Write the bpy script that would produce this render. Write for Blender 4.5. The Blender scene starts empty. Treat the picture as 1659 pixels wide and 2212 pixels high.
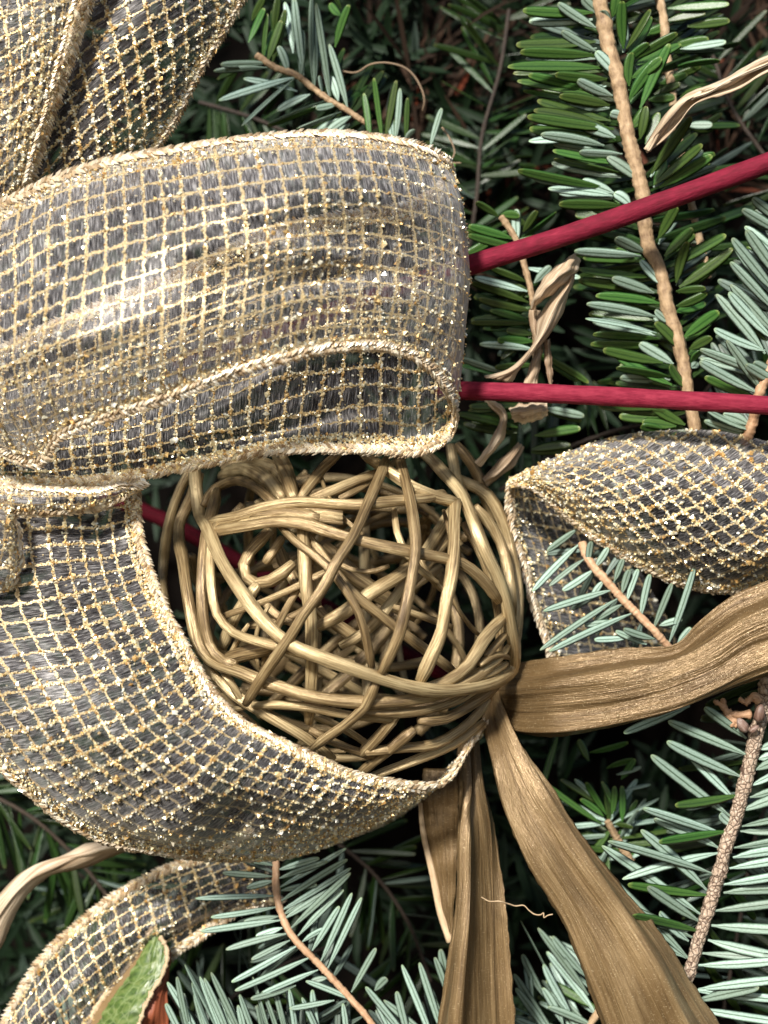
import bpy, math, random
import numpy as np
from mathutils import Vector, Matrix
random.seed(7); R = np.random.default_rng(11)
C = bpy.context.scene.collection
S = bpy.context.scene
# ---------------------------------------------------------------- camera, light, exposure
D, W, ZC = 45.0, 19.0, 140.0            # cm: camera distance, picture width at h = 0, height above ground
cam = bpy.data.cameras.new("camera"); camo = bpy.data.objects.new("camera", cam); C.objects.link(camo)
camo.location = (0, -D / 100, ZC / 100); camo.rotation_euler = (math.pi / 2, 0, 0)
cam.sensor_fit = 'HORIZONTAL'; cam.sensor_width = 36; cam.lens = 36 * D / W
cam.clip_start = 0.01; cam.clip_end = 50
cam.dof.use_dof = True; cam.dof.focus_distance = (D - 2.5) / 100; cam.dof.aperture_fstop = 17
S.camera = camo
w = bpy.data.worlds.new("World"); S.world = w; w.use_nodes = True
SUN_EL, SUN_AZ = 31, 201                 # degrees; the sun stands behind the camera, high and to the left
nt = w.node_tree; bg = nt.nodes["Background"]; sky = nt.nodes.new("ShaderNodeTexSky")
sky.sky_type = 'NISHITA'; sky.sun_disc = False
sky.sun_elevation = math.radians(SUN_EL); sky.sun_rotation = math.radians(SUN_AZ)
nt.links.new(sky.outputs[0], bg.inputs[0]); bg.inputs[1].default_value = 0.07
sl = bpy.data.lights.new("sun", 'SUN'); sl.energy = 4.6; sl.angle = math.radians(7); sl.color = (1, .955, .885)
so = bpy.data.objects.new("sun", sl); C.objects.link(so)
el, az = math.radians(SUN_EL), math.radians(SUN_AZ)
tosun = Vector((math.sin(az) * math.cos(el), math.cos(az) * math.cos(el), math.sin(el)))
so.rotation_euler = tosun.to_track_quat('Z', 'Y').to_euler(); so.location = (-1, -2, 4)
S.view_settings.view_transform = 'Standard'; S.view_settings.look = 'None'
S.view_settings.exposure = 0.65; S.view_settings.gamma = 1
S.render.engine = 'CYCLES'
S.cycles.transparent_max_bounces = 12; S.cycles.max_bounces = 6
# ---------------------------------------------------------------- helpers
def P(u, v, h=0.0):
    """photo pixel (1659 wide) at h cm in front of the reference plane -> metres"""
    s = (D - h) / D
    return ((u - 829.5) / 1659 * W * s / 100, -h / 100, (ZC - (v - 1106) / 1659 * W * s) / 100)
def PA(pts): return np.array([P(*p) for p in pts])
PX = W / 1659 / 100                       # metres per pixel at h = 0
def T(x0, y0, k): return lambda x, y: (x0 + k * x, y0 + k * y)
def hermite(pts, n, uniform=False):
    """smooth curve through pts (k, ..., 3), chord parameter, n samples"""
    pts = np.asarray(pts, float); k = len(pts)
    d = np.linalg.norm(np.diff(pts, axis=0), axis=-1)
    if d.ndim > 1: d = d.mean(axis=tuple(range(1, d.ndim)))
    d = np.maximum(d, 1e-7); t = np.concatenate([[0], np.cumsum(d)])
    if uniform: t = np.arange(k) * 1.0
    m = np.zeros_like(pts)
    sh = (-1,) + (1,) * (pts.ndim - 1)
    dt = np.diff(t).reshape(sh); sl = np.diff(pts, axis=0) / dt
    m[0], m[-1] = sl[0], sl[-1]
    if k > 2:
        m[1:-1] = (sl[:-1] * dt[1:] + sl[1:] * dt[:-1]) / (dt[1:] + dt[:-1])
    x = np.linspace(0, t[-1], n); i = np.clip(np.searchsorted(t, x, side='right') - 1, 0, k - 2)
    hh = (t[i + 1] - t[i]).reshape(sh); s = ((x - t[i]) / (t[i + 1] - t[i])).reshape(sh)
    return ((2*s**3 - 3*s**2 + 1) * pts[i] + (s**3 - 2*s**2 + s) * hh * m[i] + (-2*s**3 + 3*s**2) * pts[i + 1] + (s**3 - s**2) * hh * m[i + 1])
def mesh(name, v, f, mat=None, smooth=True, uv=None):
    me = bpy.data.meshes.new(name)
    v = np.asarray(v, np.float32); f = np.asarray(f, np.int32); k = f.shape[1]
    me.vertices.add(len(v)); me.vertices.foreach_set("co", v.ravel())
    me.loops.add(f.size); me.loops.foreach_set("vertex_index", f.ravel())
    me.polygons.add(len(f)); me.polygons.foreach_set("loop_start", np.arange(len(f), dtype=np.int32) * k)
    if uv is not None:
        l = me.uv_layers.new(name="UVMap"); l.data.foreach_set("uv", np.asarray(uv, np.float32)[f.ravel()].ravel())
    me.update(calc_edges=True)
    me.polygons.foreach_set("use_smooth", np.full(len(f), smooth))
    if mat: me.materials.append(mat)
    return me
ORI = {}
def root(name, pos, label, cat, group=None):
    o = bpy.data.objects.new(name, None); C.objects.link(o); o.location = pos; o.empty_display_size = .005
    o['label'] = label; o['category'] = cat
    if group: o['group'] = group
    ORI[o.name] = np.array(pos); return o
def part(name, me_args, parent=None, label=None, kind=None):
    v = np.asarray(me_args[0], float)
    if parent: v = v - ORI[parent.name]
    o = bpy.data.objects.new(name, mesh(name, v, *me_args[1:])); C.objects.link(o)
    if parent: o.parent = parent; ORI[o.name] = ORI[parent.name]
    if label: o['label'] = label
    if kind: o['kind'] = kind
    return o
def gridfaces(nu, nv, close=False):
    i = np.arange(nu - 1)[:, None]; j = np.arange(nv if close else nv - 1)[None, :]; j2 = (j + 1) % nv
    return np.stack([i * nv + j, (i + 1) * nv + j, (i + 1) * nv + j2, i * nv + j2], -1).reshape(-1, 4)
def frames(p):
    t = np.gradient(p, axis=0); t /= np.linalg.norm(t, axis=1)[:, None] + 1e-12
    up = np.array([0, -1, 0.13]); n = up - t * (t @ up)[:, None]; n /= np.linalg.norm(n, axis=1)[:, None] + 1e-12
    return t, n, np.cross(t, n)
def tube(p, r, sides=8, flat=1.0, twist=0.0, rough=0.0, facet=0.0, uvs=1.0):
    """tube along p (n,3); r scalar or (n,), flat squashes towards the viewer"""
    n = len(p); t, nn, b = frames(p); r = np.broadcast_to(np.asarray(r, float), (n,))
    a = np.linspace(0, 2 * math.pi, sides, endpoint=False)[None, :] + np.linspace(0, twist, n)[:, None]
    rr = np.broadcast_to(r[:, None] * (1 + facet * R.uniform(-1, 1, sides)[None, :]), (n, sides)).copy()
    if rough:
        k = R.normal(0, 1, (n, sides)); k = (k + np.roll(k, 1, 0) + np.roll(k, -1, 0)) / 1.7
        rr *= 1 + rough * k
    v = p[:, None] + rr[..., None] * (np.cos(a)[..., None] * b[:, None] + flat * np.sin(a)[..., None] * nn[:, None])
    d = np.concatenate([[0], np.cumsum(np.linalg.norm(np.diff(p, axis=0), axis=1))]) * 100 * uvs
    uv = np.stack([np.broadcast_to(np.abs(np.linspace(-1, 1, sides, endpoint=False))[None], (n, sides)), np.broadcast_to(d[:, None], (n, sides))], -1)
    vv = np.concatenate([v.reshape(-1, 3), p[:1] - t[:1] * r[0] * .3, p[-1:] + t[-1:] * r[-1] * .3])
    f = gridfaces(n, sides, True)
    c0, c1 = n * sides, n * sides + 1; j = np.arange(sides); j2 = (j + 1) % sides
    caps = np.concatenate([np.stack([np.full(sides, c0), j, j2, j2], -1)[:, [0, 1, 2, 2]], ])
    q = []                                                       # caps as quads over pairs of sides
    for s_ in range(0, sides, 2):
        q.append([c0, s_, (s_ + 1) % sides, (s_ + 2) % sides])
        o = (n - 1) * sides; q.append([c1, o + (s_ + 2) % sides, o + (s_ + 1) % sides, o + s_])
    return vv, np.concatenate([f, np.array(q)]), np.concatenate([uv.reshape(-1, 2), [[0, 0], [0, d[-1]]]])
def join(parts):
    v, f, u, o = [], [], [], 0
    for a, b, c in parts: v.append(a); f.append(b + o); u.append(c); o += len(a)
    return np.concatenate(v), np.concatenate(f), np.concatenate(u)
# ---------------------------------------------------------------- materials
class N:
    def __init__(s, name):
        s.m = bpy.data.materials.new(name); s.m.use_nodes = True; s.t = s.m.node_tree; s.b = s.t.nodes["Principled BSDF"]; s.out = s.t.nodes["Material Output"]
    def n(s, kind, **kw):
        x = s.t.nodes.new("ShaderNode" + kind)
        for k, v in kw.items():
            if k.startswith("_"): x.inputs[k[1:].replace("_", " ")].default_value = v
            else: setattr(x, k, v)
        return x
    def l(s, a, b): s.t.links.new(a, b)
    def math(s, op, a, b=None, c=None):
        x = s.n("Math", operation=op)
        for i, q in enumerate((a, b, c)):
            if q is None: continue
            if isinstance(q, (int, float)): x.inputs[i].default_value = q
            else: s.l(q, x.inputs[i])
        return x.outputs[0]
    def noise(s, vec, scale, detail=3, rough=.5):
        x = s.n("TexNoise", _Scale=scale, _Detail=detail, _Roughness=rough)
        if vec is not None: s.l(vec, x.inputs["Vector"])
        return x.outputs["Fac"]
    def mapped(s, vec, scale):
        x = s.n("Mapping"); x.inputs["Scale"].default_value = scale; s.l(vec, x.inputs["Vector"]); return x.outputs[0]
    def ramp(s, fac, stops):
        x = s.n("ValToRGB"); e = x.color_ramp.elements
        while len(e) < len(stops): e.new(.5)
        for k, (p, c) in zip(e, stops): k.position = p; k.color = (*c, 1)
        s.l(fac, x.inputs[0]); return x.outputs[0]
    def mix(s, fac, a, b, mode='MIX'):
        x = s.n("Mix", data_type='RGBA', blend_type=mode)
        for i, q in ((0, fac), (6, a), (7, b)):
            if isinstance(q, (int, float)): x.inputs[i].default_value = q
            elif isinstance(q, tuple): x.inputs[i].default_value = (*q, 1)
            else: s.l(q, x.inputs[i])
        return x.outputs[2]
    def bump(s, h, strength=.5, dist=.0005):
        x = s.n("Bump", _Strength=strength, _Distance=dist); s.l(h, x.inputs["Height"]); s.l(x.outputs[0], s.b.inputs["Normal"]); return x.outputs[0]
    def set(s, **kw):
        for k, v in kw.items():
            i = s.b.inputs[k.replace("_", " ")]
            if hasattr(v, 'is_linked') or hasattr(v, 'links'): s.l(v, i)
            else: i.default_value = (*v, 1) if isinstance(v, tuple) and len(v) == 3 else v
        return s
    @property
    def uv(s): return s.n("TexCoord").outputs["UV"]
    @property
    def obj(s): return s.n("TexCoord").outputs["Object"]
CELL = 0.45                                # cm between the gold lines of the ribbon
def ribbon_mat():
    k = N("sheer_gold_grid_fabric"); uv = k.uv       # uv in cm / 10
    sep = k.n("SeparateXYZ"); k.l(uv, sep.inputs[0])
    wob = k.noise(k.mapped(uv, (60, 60, 60)), 1.0, 2)
    edge = k.noise(k.mapped(uv, (260, 260, 260)), 1.0, 2)
    ds = []
    for ax in (0, 1):
        x = k.math('DIVIDE', sep.outputs[ax], CELL / 10); x = k.math('ADD', x, k.math('MULTIPLY', k.math('SUBTRACT', wob, .5), .35))
        ds.append(k.math('ABSOLUTE', k.math('SUBTRACT', k.math('FRACT', x), .5)))   # 0.5 on the lines' cell border
    d = k.math('MAXIMUM', ds[0], ds[1])
    d = k.math('ADD', d, k.math('MULTIPLY', k.math('SUBTRACT', edge, .5), .16))
    line = k.math('GREATER_THAN', d, .436)
    weave = k.noise(k.mapped(uv, (330, 28, 1)), 1.0, 2, .6)
    fabric = k.ramp(weave, [(.36, (.07, .066, .07)), (.5, (.21, .195, .195)), (.66, (.62, .59, .58))])
    gold = k.ramp(edge, [(.3, (.29, .18, .07)), (.5, (.49, .365, .185)), (.7, (.75, .64, .40))])
    k.set(Base_Color=k.mix(line, fabric, gold), Roughness=.4, Metallic=k.math('ADD', k.math('MULTIPLY', line, .1), .2))
    k.b.inputs["Sheen Weight"].default_value = .3
    k.bump(k.math('ADD', k.math('MULTIPLY', weave, .6), k.math('MULTIPLY', line, .8)), .55, .0003)
    lw = k.n("LayerWeight", _Blend=.5)
    cov = k.math('ADD', k.math('MULTIPLY', k.math('POWER', lw.outputs["Facing"], 1.2), 1.05), .15)
    cov = k.math('ADD', cov, k.math('MULTIPLY', k.math('SUBTRACT', weave, .5), .5)); cov = k.math('ADD', cov, k.math('MULTIPLY', k.math('SUBTRACT', k.noise(k.mapped(uv, (4, 4, 4)), 1.0, 2), .5), .7))
    a = k.math('MINIMUM', k.math('MAXIMUM', cov, line), 1.0); k.l(k.math('MAXIMUM', a, .08), k.b.inputs["Alpha"])
    return k.m
def glitter_mat(name, stops, rough=.22, metal=1.0):
    k = N(name); g = k.n("NewGeometry")
    k.set(Base_Color=k.ramp(g.outputs["Random Per Island"], stops), Metallic=metal, Roughness=rough); k.b.inputs['Specular IOR Level'].default_value = .5 if rough < .5 else .05; return k.m
def streak_mat(name, stops, along, across, rough=.45, metal=0.0, bump=.5, speck=None, spec=.5, blot=.3):
    k = N(name); uv = k.uv
    ra = k.n("ObjectInfo").outputs["Random"]
    s = k.noise(k.mapped(uv, (across, along, 1)), 1.0, 5, .65)
    big = k.noise(k.mapped(uv, (across * (.12 if blot < .4 else .25), along * (1.2 if blot < .4 else 2.2), 1)), 1.0, 2 if blot < .4 else 4)
    f = k.math('ADD', k.math('MULTIPLY', s, 1 - blot), k.math('MULTIPLY', big, blot))
    f = k.math('ADD', f, k.math('MULTIPLY', k.math('SUBTRACT', ra, .5), .14))
    col = k.ramp(f, stops)
    if speck:
        sp = k.math('GREATER_THAN', k.noise(k.mapped(uv, (speck[1], speck[1] * .7, 1)), 1.0, 3, .8), speck[2])
        col = k.mix(sp, col, speck[0])
    k.set(Base_Color=col, Roughness=rough, Metallic=metal); k.b.inputs["Specular IOR Level"].default_value = spec
    k.bump(s, bump, .0006); return k.m
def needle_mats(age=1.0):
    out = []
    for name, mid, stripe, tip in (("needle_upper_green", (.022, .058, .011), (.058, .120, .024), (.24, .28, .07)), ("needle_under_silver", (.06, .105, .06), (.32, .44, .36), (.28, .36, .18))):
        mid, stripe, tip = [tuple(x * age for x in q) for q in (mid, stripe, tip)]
        k = N(name if age == 1 else 'shade_' + name); uv = k.uv; sep = k.n("SeparateXYZ"); k.l(uv, sep.inputs[0])
        ra = k.n("ObjectInfo").outputs["Random"]
        e = k.math('ABSOLUTE', k.math('SUBTRACT', k.math('ABSOLUTE', k.math('SUBTRACT', sep.outputs[0], .5)), .235))
        ns = k.noise(k.mapped(uv, (9, 26, 1)), 1.0, 3)
        band = k.math('SUBTRACT', 1.0, k.math('MULTIPLY', k.math('MAXIMUM', k.math('SUBTRACT', e, .14), 0.0), 14.0))
        band = k.math('MULTIPLY', k.math('MAXIMUM', band, 0.0), k.math('ADD', k.math('MULTIPLY', ns, 1.3), .25))
        col = k.mix(k.math('MINIMUM', band, 1.0), mid, stripe)
        tipf = k.math('MULTIPLY', k.math('MAXIMUM', k.math('SUBTRACT', sep.outputs[1], .93), 0.0), 9.0)
        col = k.mix(tipf, col, tip)
        hsv = k.n("HueSaturation"); k.l(col, hsv.inputs["Color"])
        k.l(k.math('ADD', k.math('MULTIPLY', ra, .05), .475), hsv.inputs["Hue"])
        k.l(k.math('ADD', k.math('MULTIPLY', ra, .65), .6), hsv.inputs["Value"])
        k.set(Base_Color=hsv.outputs[0], Roughness=.36 if "green" in name else .5); k.b.inputs["Specular IOR Level"].default_value = .45
        k.bump(ns, .25, .0003); out.append(k.m)
    return out
M = {}
M['ribbon'] = ribbon_mat()
M['glitter'] = glitter_mat("gold_glitter", [(0, (.52, .29, .09)), (.25, (.84, .63, .30)), (.6, (.95, .87, .59)), (1, (.98, .97, .88))], .28, .5)
M['stitch'] = glitter_mat("gold_edge_thread", [(0, (.32, .21, .11)), (.4, (.62, .49, .33)), (1, (.90, .82, .66))], .4, .3)
M['wicker'] = streak_mat("gold_painted_vine", [(.34, (.085, .052, .022)), (.48, (.29, .20, .095)), (.62, (.58, .45, .24))], .8, 9, .32, .35, .6)
M['husk'] = streak_mat("gold_painted_husk", [(.3, (.085, .05, .02)), (.5, (.185, .118, .052)), (.62, (.26, .175, .083)), (.74, (.38, .27, .14))], 0.5, 95, .33, .4, .8, ((.66, .54, .33), 80, .635), .5, .38)
M['dry'] = streak_mat("dry_tan_leaf", [(.36, (.17, .10, .055)), (.5, (.46, .34, .22)), (.62, (.72, .60, .44))], .35, 60, .55, 0, .8)
M['red'] = streak_mat("red_bark", [(.34, (.115, .005, .016)), (.5, (.18, .008, .026)), (.66, (.26, .022, .045))], 2.0, 7, .8, 0, .6, None, .25)
M['darkred'] = streak_mat('dark_red_bark', [(.3, (.03, .002, .004)), (.6, (.075, .004, .010))], 1, 6, .8, 0, .4, None, .1)  # red bark darkened: the dimness behind the ball is put into the colour
M['twig'] = streak_mat("tan_twig_bark", [(.3, (.16, .095, .05)), (.5, (.40, .27, .15)), (.7, (.58, .43, .27))], 3.5, 4, .65, 0, .7, ((.12, .075, .04), 7, .66))
M['orangetwig'] = streak_mat("orange_twig_bark", [(.3, (.22, .11, .06)), (.5, (.46, .27, .15)), (.7, (.60, .40, .25))], 3, 4, .6, 0, .5)
M['darktwig'] = streak_mat('shade_twig_bark', [(.3, (.015, .009, .006)), (.5, (.035, .022, .014)), (.7, (.06, .04, .025))], 3.5, 4, .7, 0, .7)  # twig bark darkened so its colour carries the shade of the gaps
def scaly():
    k = N("scaly_bark"); uv = k.uv; v = k.n("TexVoronoi", feature='DISTANCE_TO_EDGE', _Scale=1.0); k.l(k.mapped(uv, (4.2, 7.5, 1)), v.inputs["Vector"])
    c = k.noise(k.mapped(uv, (7, 9, 1)), 1.0, 4, .7)
    col = k.ramp(c, [(.35, (.20, .13, .09)), (.5, (.42, .31, .22)), (.65, (.62, .50, .39))])
    col = k.mix(k.math('LESS_THAN', v.outputs["Distance"], .05), col, (.10, .06, .04))
    k.set(Base_Color=col, Roughness=.65); k.bump(k.math('ADD', k.math('MINIMUM', v.outputs["Distance"], .2), k.math('MULTIPLY', c, .3)), 1.0, .0012); return k.m
M['scaly'] = scaly()
M['bud'] = streak_mat("resin_bud", [(.36, (.10, .055, .04)), (.5, (.20, .125, .095)), (.64, (.40, .31, .27))], 2, 4, .35, 0, .6)
M['ngreen'], M['npale'] = needle_mats()
M['ngreen_old'], M['npale_old'] = needle_mats(.38)   # darker copies of the needle colours, standing for the shade further in
def veined():
    k = N("veined_green_leaf"); uv = k.uv; w_ = k.noise(k.mapped(uv, (20, 5, 1)), 1.0, 3)
    wv = k.n("VectorMath", operation='ADD'); k.l(k.mapped(uv, (26, 3.4, 1)), wv.inputs[0]); k.l(k.mapped(k.n("TexNoise", _Scale=3.0).outputs["Color"], (1.2, 1.2, 0)), wv.inputs[1])
    v = k.n("TexVoronoi", feature='DISTANCE_TO_EDGE', _Scale=1.0); k.l(wv.outputs[0], v.inputs["Vector"])
    col = k.ramp(w_, [(.35, (.035, .065, .012)), (.5, (.075, .125, .025)), (.65, (.13, .17, .05))])
    vein = k.math('SUBTRACT', 1.0, k.math('MINIMUM', k.math('MULTIPLY', v.outputs["Distance"], 9.0), 1.0))
    col = k.mix(k.math('MULTIPLY', vein, .35), col, (.28, .33, .15))
    sx = k.n("SeparateXYZ"); k.l(uv, sx.inputs[0])
    col = k.mix(k.math('LESS_THAN', k.math('ADD', sx.outputs[0], k.math('MULTIPLY', w_, .05)), .075), col, (.20, .13, .06))
    k.set(Base_Color=col, Roughness=.4); k.bump(v.outputs["Distance"], .5, .0006); return k.m
M['magnolia'] = veined()
M['magunder'] = streak_mat("russet_leaf_skin", [(.3, (.13, .03, .012)), (.6, (.28, .075, .03)), (.8, (.40, .14, .07))], 1, 60, .6, 0, .3)
M['edge'] = streak_mat("pale_leaf_rim", [(.3, (.35, .22, .12)), (.6, (.55, .42, .26)), (.8, (.7, .58, .4))], 2, 4, .6, 0, .5)
def plain(name, a, b, sc, rough=.7):
    k = N(name); k.set(Base_Color=k.ramp(k.noise(k.obj, sc, 5), [(.35, a), (.65, b)]), Roughness=rough); k.b.inputs['Specular IOR Level'].default_value = 0; return k.m
M['ground'] = plain("shade_black_backing", (.002, .002, .002), (.008, .006, .005), 40, .9)  # near-black sheet colour stands in for the hollow's shade
def deepneedle():  # near-black greens: deep shade painted into the needle colour
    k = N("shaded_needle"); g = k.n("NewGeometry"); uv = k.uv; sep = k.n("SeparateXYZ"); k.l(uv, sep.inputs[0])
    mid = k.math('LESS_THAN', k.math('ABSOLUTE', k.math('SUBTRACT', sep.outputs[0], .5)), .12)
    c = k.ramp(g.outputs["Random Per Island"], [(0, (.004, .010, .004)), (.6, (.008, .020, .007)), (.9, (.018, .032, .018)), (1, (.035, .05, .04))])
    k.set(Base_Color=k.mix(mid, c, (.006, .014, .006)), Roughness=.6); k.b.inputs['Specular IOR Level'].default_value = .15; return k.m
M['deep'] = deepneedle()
M['dead'] = glitter_mat("dead_needle", [(0, (.012, .008, .006)), (.6, (.025, .016, .011)), (.92, (.05, .03, .02)), (1, (.12, .03, .015))], .7, 0)  # dead-needle browns, darkened further to include the shade they hang in
# ---------------------------------------------------------------- the setting
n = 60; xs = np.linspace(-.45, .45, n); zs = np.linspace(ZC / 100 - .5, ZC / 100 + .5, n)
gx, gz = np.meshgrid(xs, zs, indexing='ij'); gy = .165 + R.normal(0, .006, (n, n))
o = part("background", (np.stack([gx, gy, gz], -1).reshape(-1, 3), gridfaces(n, n), M['ground'], True, np.stack([gx, gz], -1).reshape(-1, 2)), None, "near-black sheet painted as the dark hollow behind the fir branches", 'structure')
o['kind'] = 'structure'
# ---------------------------------------------------------------- ribbon
OCT = np.array([[1, 0, 0], [0, 1, 0], [-1, 0, 0], [0, -1, 0], [0, 0, .55], [0, 0, -.55]], float)
OCTF = np.array([[0, 1, 4], [1, 2, 4], [2, 3, 4], [3, 0, 4], [1, 0, 5], [2, 1, 5], [3, 2, 5], [0, 3, 5]])
def randrot(n):
    q = R.normal(size=(n, 4)); q /= np.linalg.norm(q, axis=1)[:, None]; a, b, c, d = q.T
    return np.stack([np.stack([1-2*(c*c+d*d), 2*(b*c-a*d), 2*(b*d+a*c)], -1), np.stack([2*(b*c+a*d), 1-2*(b*b+d*d), 2*(c*d-a*b)], -1), np.stack([2*(b*d-a*c), 2*(c*d+a*b), 1-2*(b*b+c*c)], -1)], 1)
def grains(pos, size):
    k = len(pos); v = np.einsum('nij,kj->nki', randrot(k), OCT) * size[:, None, None] + pos[:, None]
    return v.reshape(-1, 3), (OCTF[None] + 6 * np.arange(k)[:, None, None]).reshape(-1, 3)
def stitches(path, nrm, inward, r0=.0009):
    """braided over-lock along a ribbon edge: slanting thread loops in two rows"""
    d = np.concatenate([[0], np.cumsum(np.linalg.norm(np.diff(path, axis=0), axis=1))]); L = d[-1]
    k = int(L / .00075); s = np.linspace(0, L, k)
    I = lambda a: np.stack([np.interp(s, d, a[:, i]) for i in range(3)], -1)
    p, nn, iw = I(path), I(nrm), I(inward); t = np.gradient(p, axis=0); t /= np.linalg.norm(t, axis=1)[:, None] + 1e-12
    V = []
    for row, side in ((0, 1), (1, 1), (0, -1), (1, -1)):
        c = p + iw * (.0006 + .0013 * row)[..., None] if False else p + iw * (.0003 + .0012 * row)
        ax = t * .75 + iw * (.75 if row else -.75); ax /= np.linalg.norm(ax, axis=1)[:, None]
        b = np.cross(ax, nn); b /= np.linalg.norm(b, axis=1)[:, None] + 1e-12
        j = R.uniform(.75, 1.25, (k, 1)); c = c + nn * side * .0004 + R.normal(0, .00012, (k, 3))
        oc = OCT
        v = c[:, None] + (oc[None, :, :1] * ax[:, None] * .0013 * j[:, None] + oc[None, :, 1:2] * b[:, None] * .0005 + oc[None, :, 2:] * nn[:, None] * .0009)
        V.append(v.reshape(-1, 3))
    v = np.concatenate(V); q = len(v) // 6
    return v, (OCTF[None] + 6 * np.arange(q)[:, None, None]).reshape(-1, 3)
def sheet(parent, name, net, width=6.3, nu=110, nv=70, rot=0.0, two=.35, edges=(1, 1), dens=1.0, off=(0, 0), crinkle=.012, label=None, folds=(), pleat=None):
    net = np.array([[P(*p) for p in col] for col in net])          # cols x rows x 3
    a = hermite(net.transpose(1, 0, 2), nv, True).transpose(1, 0, 2)      # rows refined
    g = hermite(a, nu)                                              # nu x nv x 3
    nrm = np.cross(np.gradient(g, axis=0), np.gradient(g, axis=1)); nrm /= np.linalg.norm(nrm, axis=-1)[..., None] + 1e-12
    if nrm[..., 1].mean() > 0: nrm = -nrm
    cr = sum(R.normal(0, 1) * np.sin(np.linspace(0, R.uniform(6, 26), nu)[:, None] + np.linspace(0, R.uniform(4, 20), nv)[None] + R.uniform(0, 6)) for _ in range(8))
    dsp = cr * crinkle; ss, tt = np.meshgrid(np.linspace(0, 1, nu), np.linspace(0, 1, nv), indexing='ij')
    for s0, t0, s1, t1, wd, am in folds:                            # creases: soft ridges (am > 0) or valleys along a line
        dx, dy = s1 - s0, t1 - t0; q = np.clip(((ss - s0) * dx + (tt - t0) * dy) / (dx * dx + dy * dy), 0, 1)
        dd = np.hypot((ss - s0 - q * dx) * 2.5, tt - t0 - q * dy); dsp = dsp + am * np.exp(-(dd / wd) ** 2) * np.sin(q * math.pi) ** 1.3
    if pleat:                                                       # gathers running out of the knot
        fr, am, dec = pleat; dsp = dsp + am * np.sin(tt * fr + 2 * np.sin(tt * 5)) * np.exp(-ss / dec)
    g = g + nrm * (dsp / 100)[..., None]
    al = np.concatenate([[0], np.cumsum(np.linalg.norm(np.diff(g, axis=0), axis=-1).mean(1))]) * 100
    ac = np.linspace(0, width, nv)
    co, si = math.cos(rot), math.sin(rot)
    p, q = np.meshgrid(al, ac, indexing='ij'); uu = (p * co - q * si + off[0], p * si + q * co + off[1])
    o = part(name, (g.reshape(-1, 3), gridfaces(nu, nv), M['ribbon'], True, np.stack(uu, -1).reshape(-1, 2) / 10), parent, label)
    # grains on the gold lines
    area = al[-1] * width; k = int(area * 1500 * dens)
    A, B = R.uniform(0, al[-1], k), R.uniform(0, width, k)
    X, Y = (A * co - B * si + off[0]) / CELL, (A * si + B * co + off[1]) / CELL
    dx, dy = np.abs(X - np.round(X)) * CELL, np.abs(Y - np.round(Y)) * CELL
    dm = np.minimum(dx, dy); node = np.hypot(dx, dy)
    keep = (R.random(k) < np.exp(-(dm / .034) ** 2) * .36 + .5 * np.exp(-(node / .07) ** 2)) | (R.random(k) < .006)
    ph = R.uniform(0, 6, 4); keep &= R.random(k) < np.clip(.62 + .45 * np.sin(A * .9 + ph[0] + np.sin(B * 1.1 + ph[1])) * np.sin(B * .8 + ph[2] + .6 * np.sin(A * .7 + ph[3])), .15, 1)   # glitter gathers in patches
    em = np.minimum(B if edges[0] else B * 0 + 9, width - B if edges[1] else B * 0 + 9)
    keep |= (em < .45) & (R.random(k) < .40)
    A, B = A[keep], B[keep]
    fi = np.interp(A, al, np.arange(nu)); fj = B / width * (nv - 1)
    def samp(z):
        i0 = np.clip(fi.astype(int), 0, nu - 2); j0 = np.clip(fj.astype(int), 0, nv - 2); a_, b_ = (fi - i0)[:, None], (fj - j0)[:, None]
        return z[i0, j0] * (1 - a_) * (1 - b_) + z[i0 + 1, j0] * a_ * (1 - b_) + z[i0, j0 + 1] * (1 - a_) * b_ + z[i0 + 1, j0 + 1] * a_ * b_
    pos = samp(g) + samp(nrm) * (np.where(R.random(len(A)) < two, -1, 1) * R.uniform(.00022, .0004, len(A)))[:, None]
    sz = R.uniform(.0002, .0005, len(A)) * np.where(R.random(len(A)) < .09, 1.85, 1)
    v, f = grains(pos, sz)
    part("glitter", (v, f, M['glitter'], False), o, None, 'stuff')
    for e, jj, j2 in ((0, 0, 2), (1, -1, -3)):
        if not edges[e]: continue
        path = g[:, jj]; iw = g[:, j2] - path; iw /= np.linalg.norm(iw, axis=1)[:, None] + 1e-12
        v, f = stitches(path, nrm[:, jj], iw)
        part("wired_edge", (v, f, M['stitch'], False), o, None, 'stuff')
    return o
bow = root("ribbon_bow", P(10, 1060, 2), "big looped bow of sheer gold glitter ribbon above and below the wicker ball", "ribbon bow")
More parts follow.
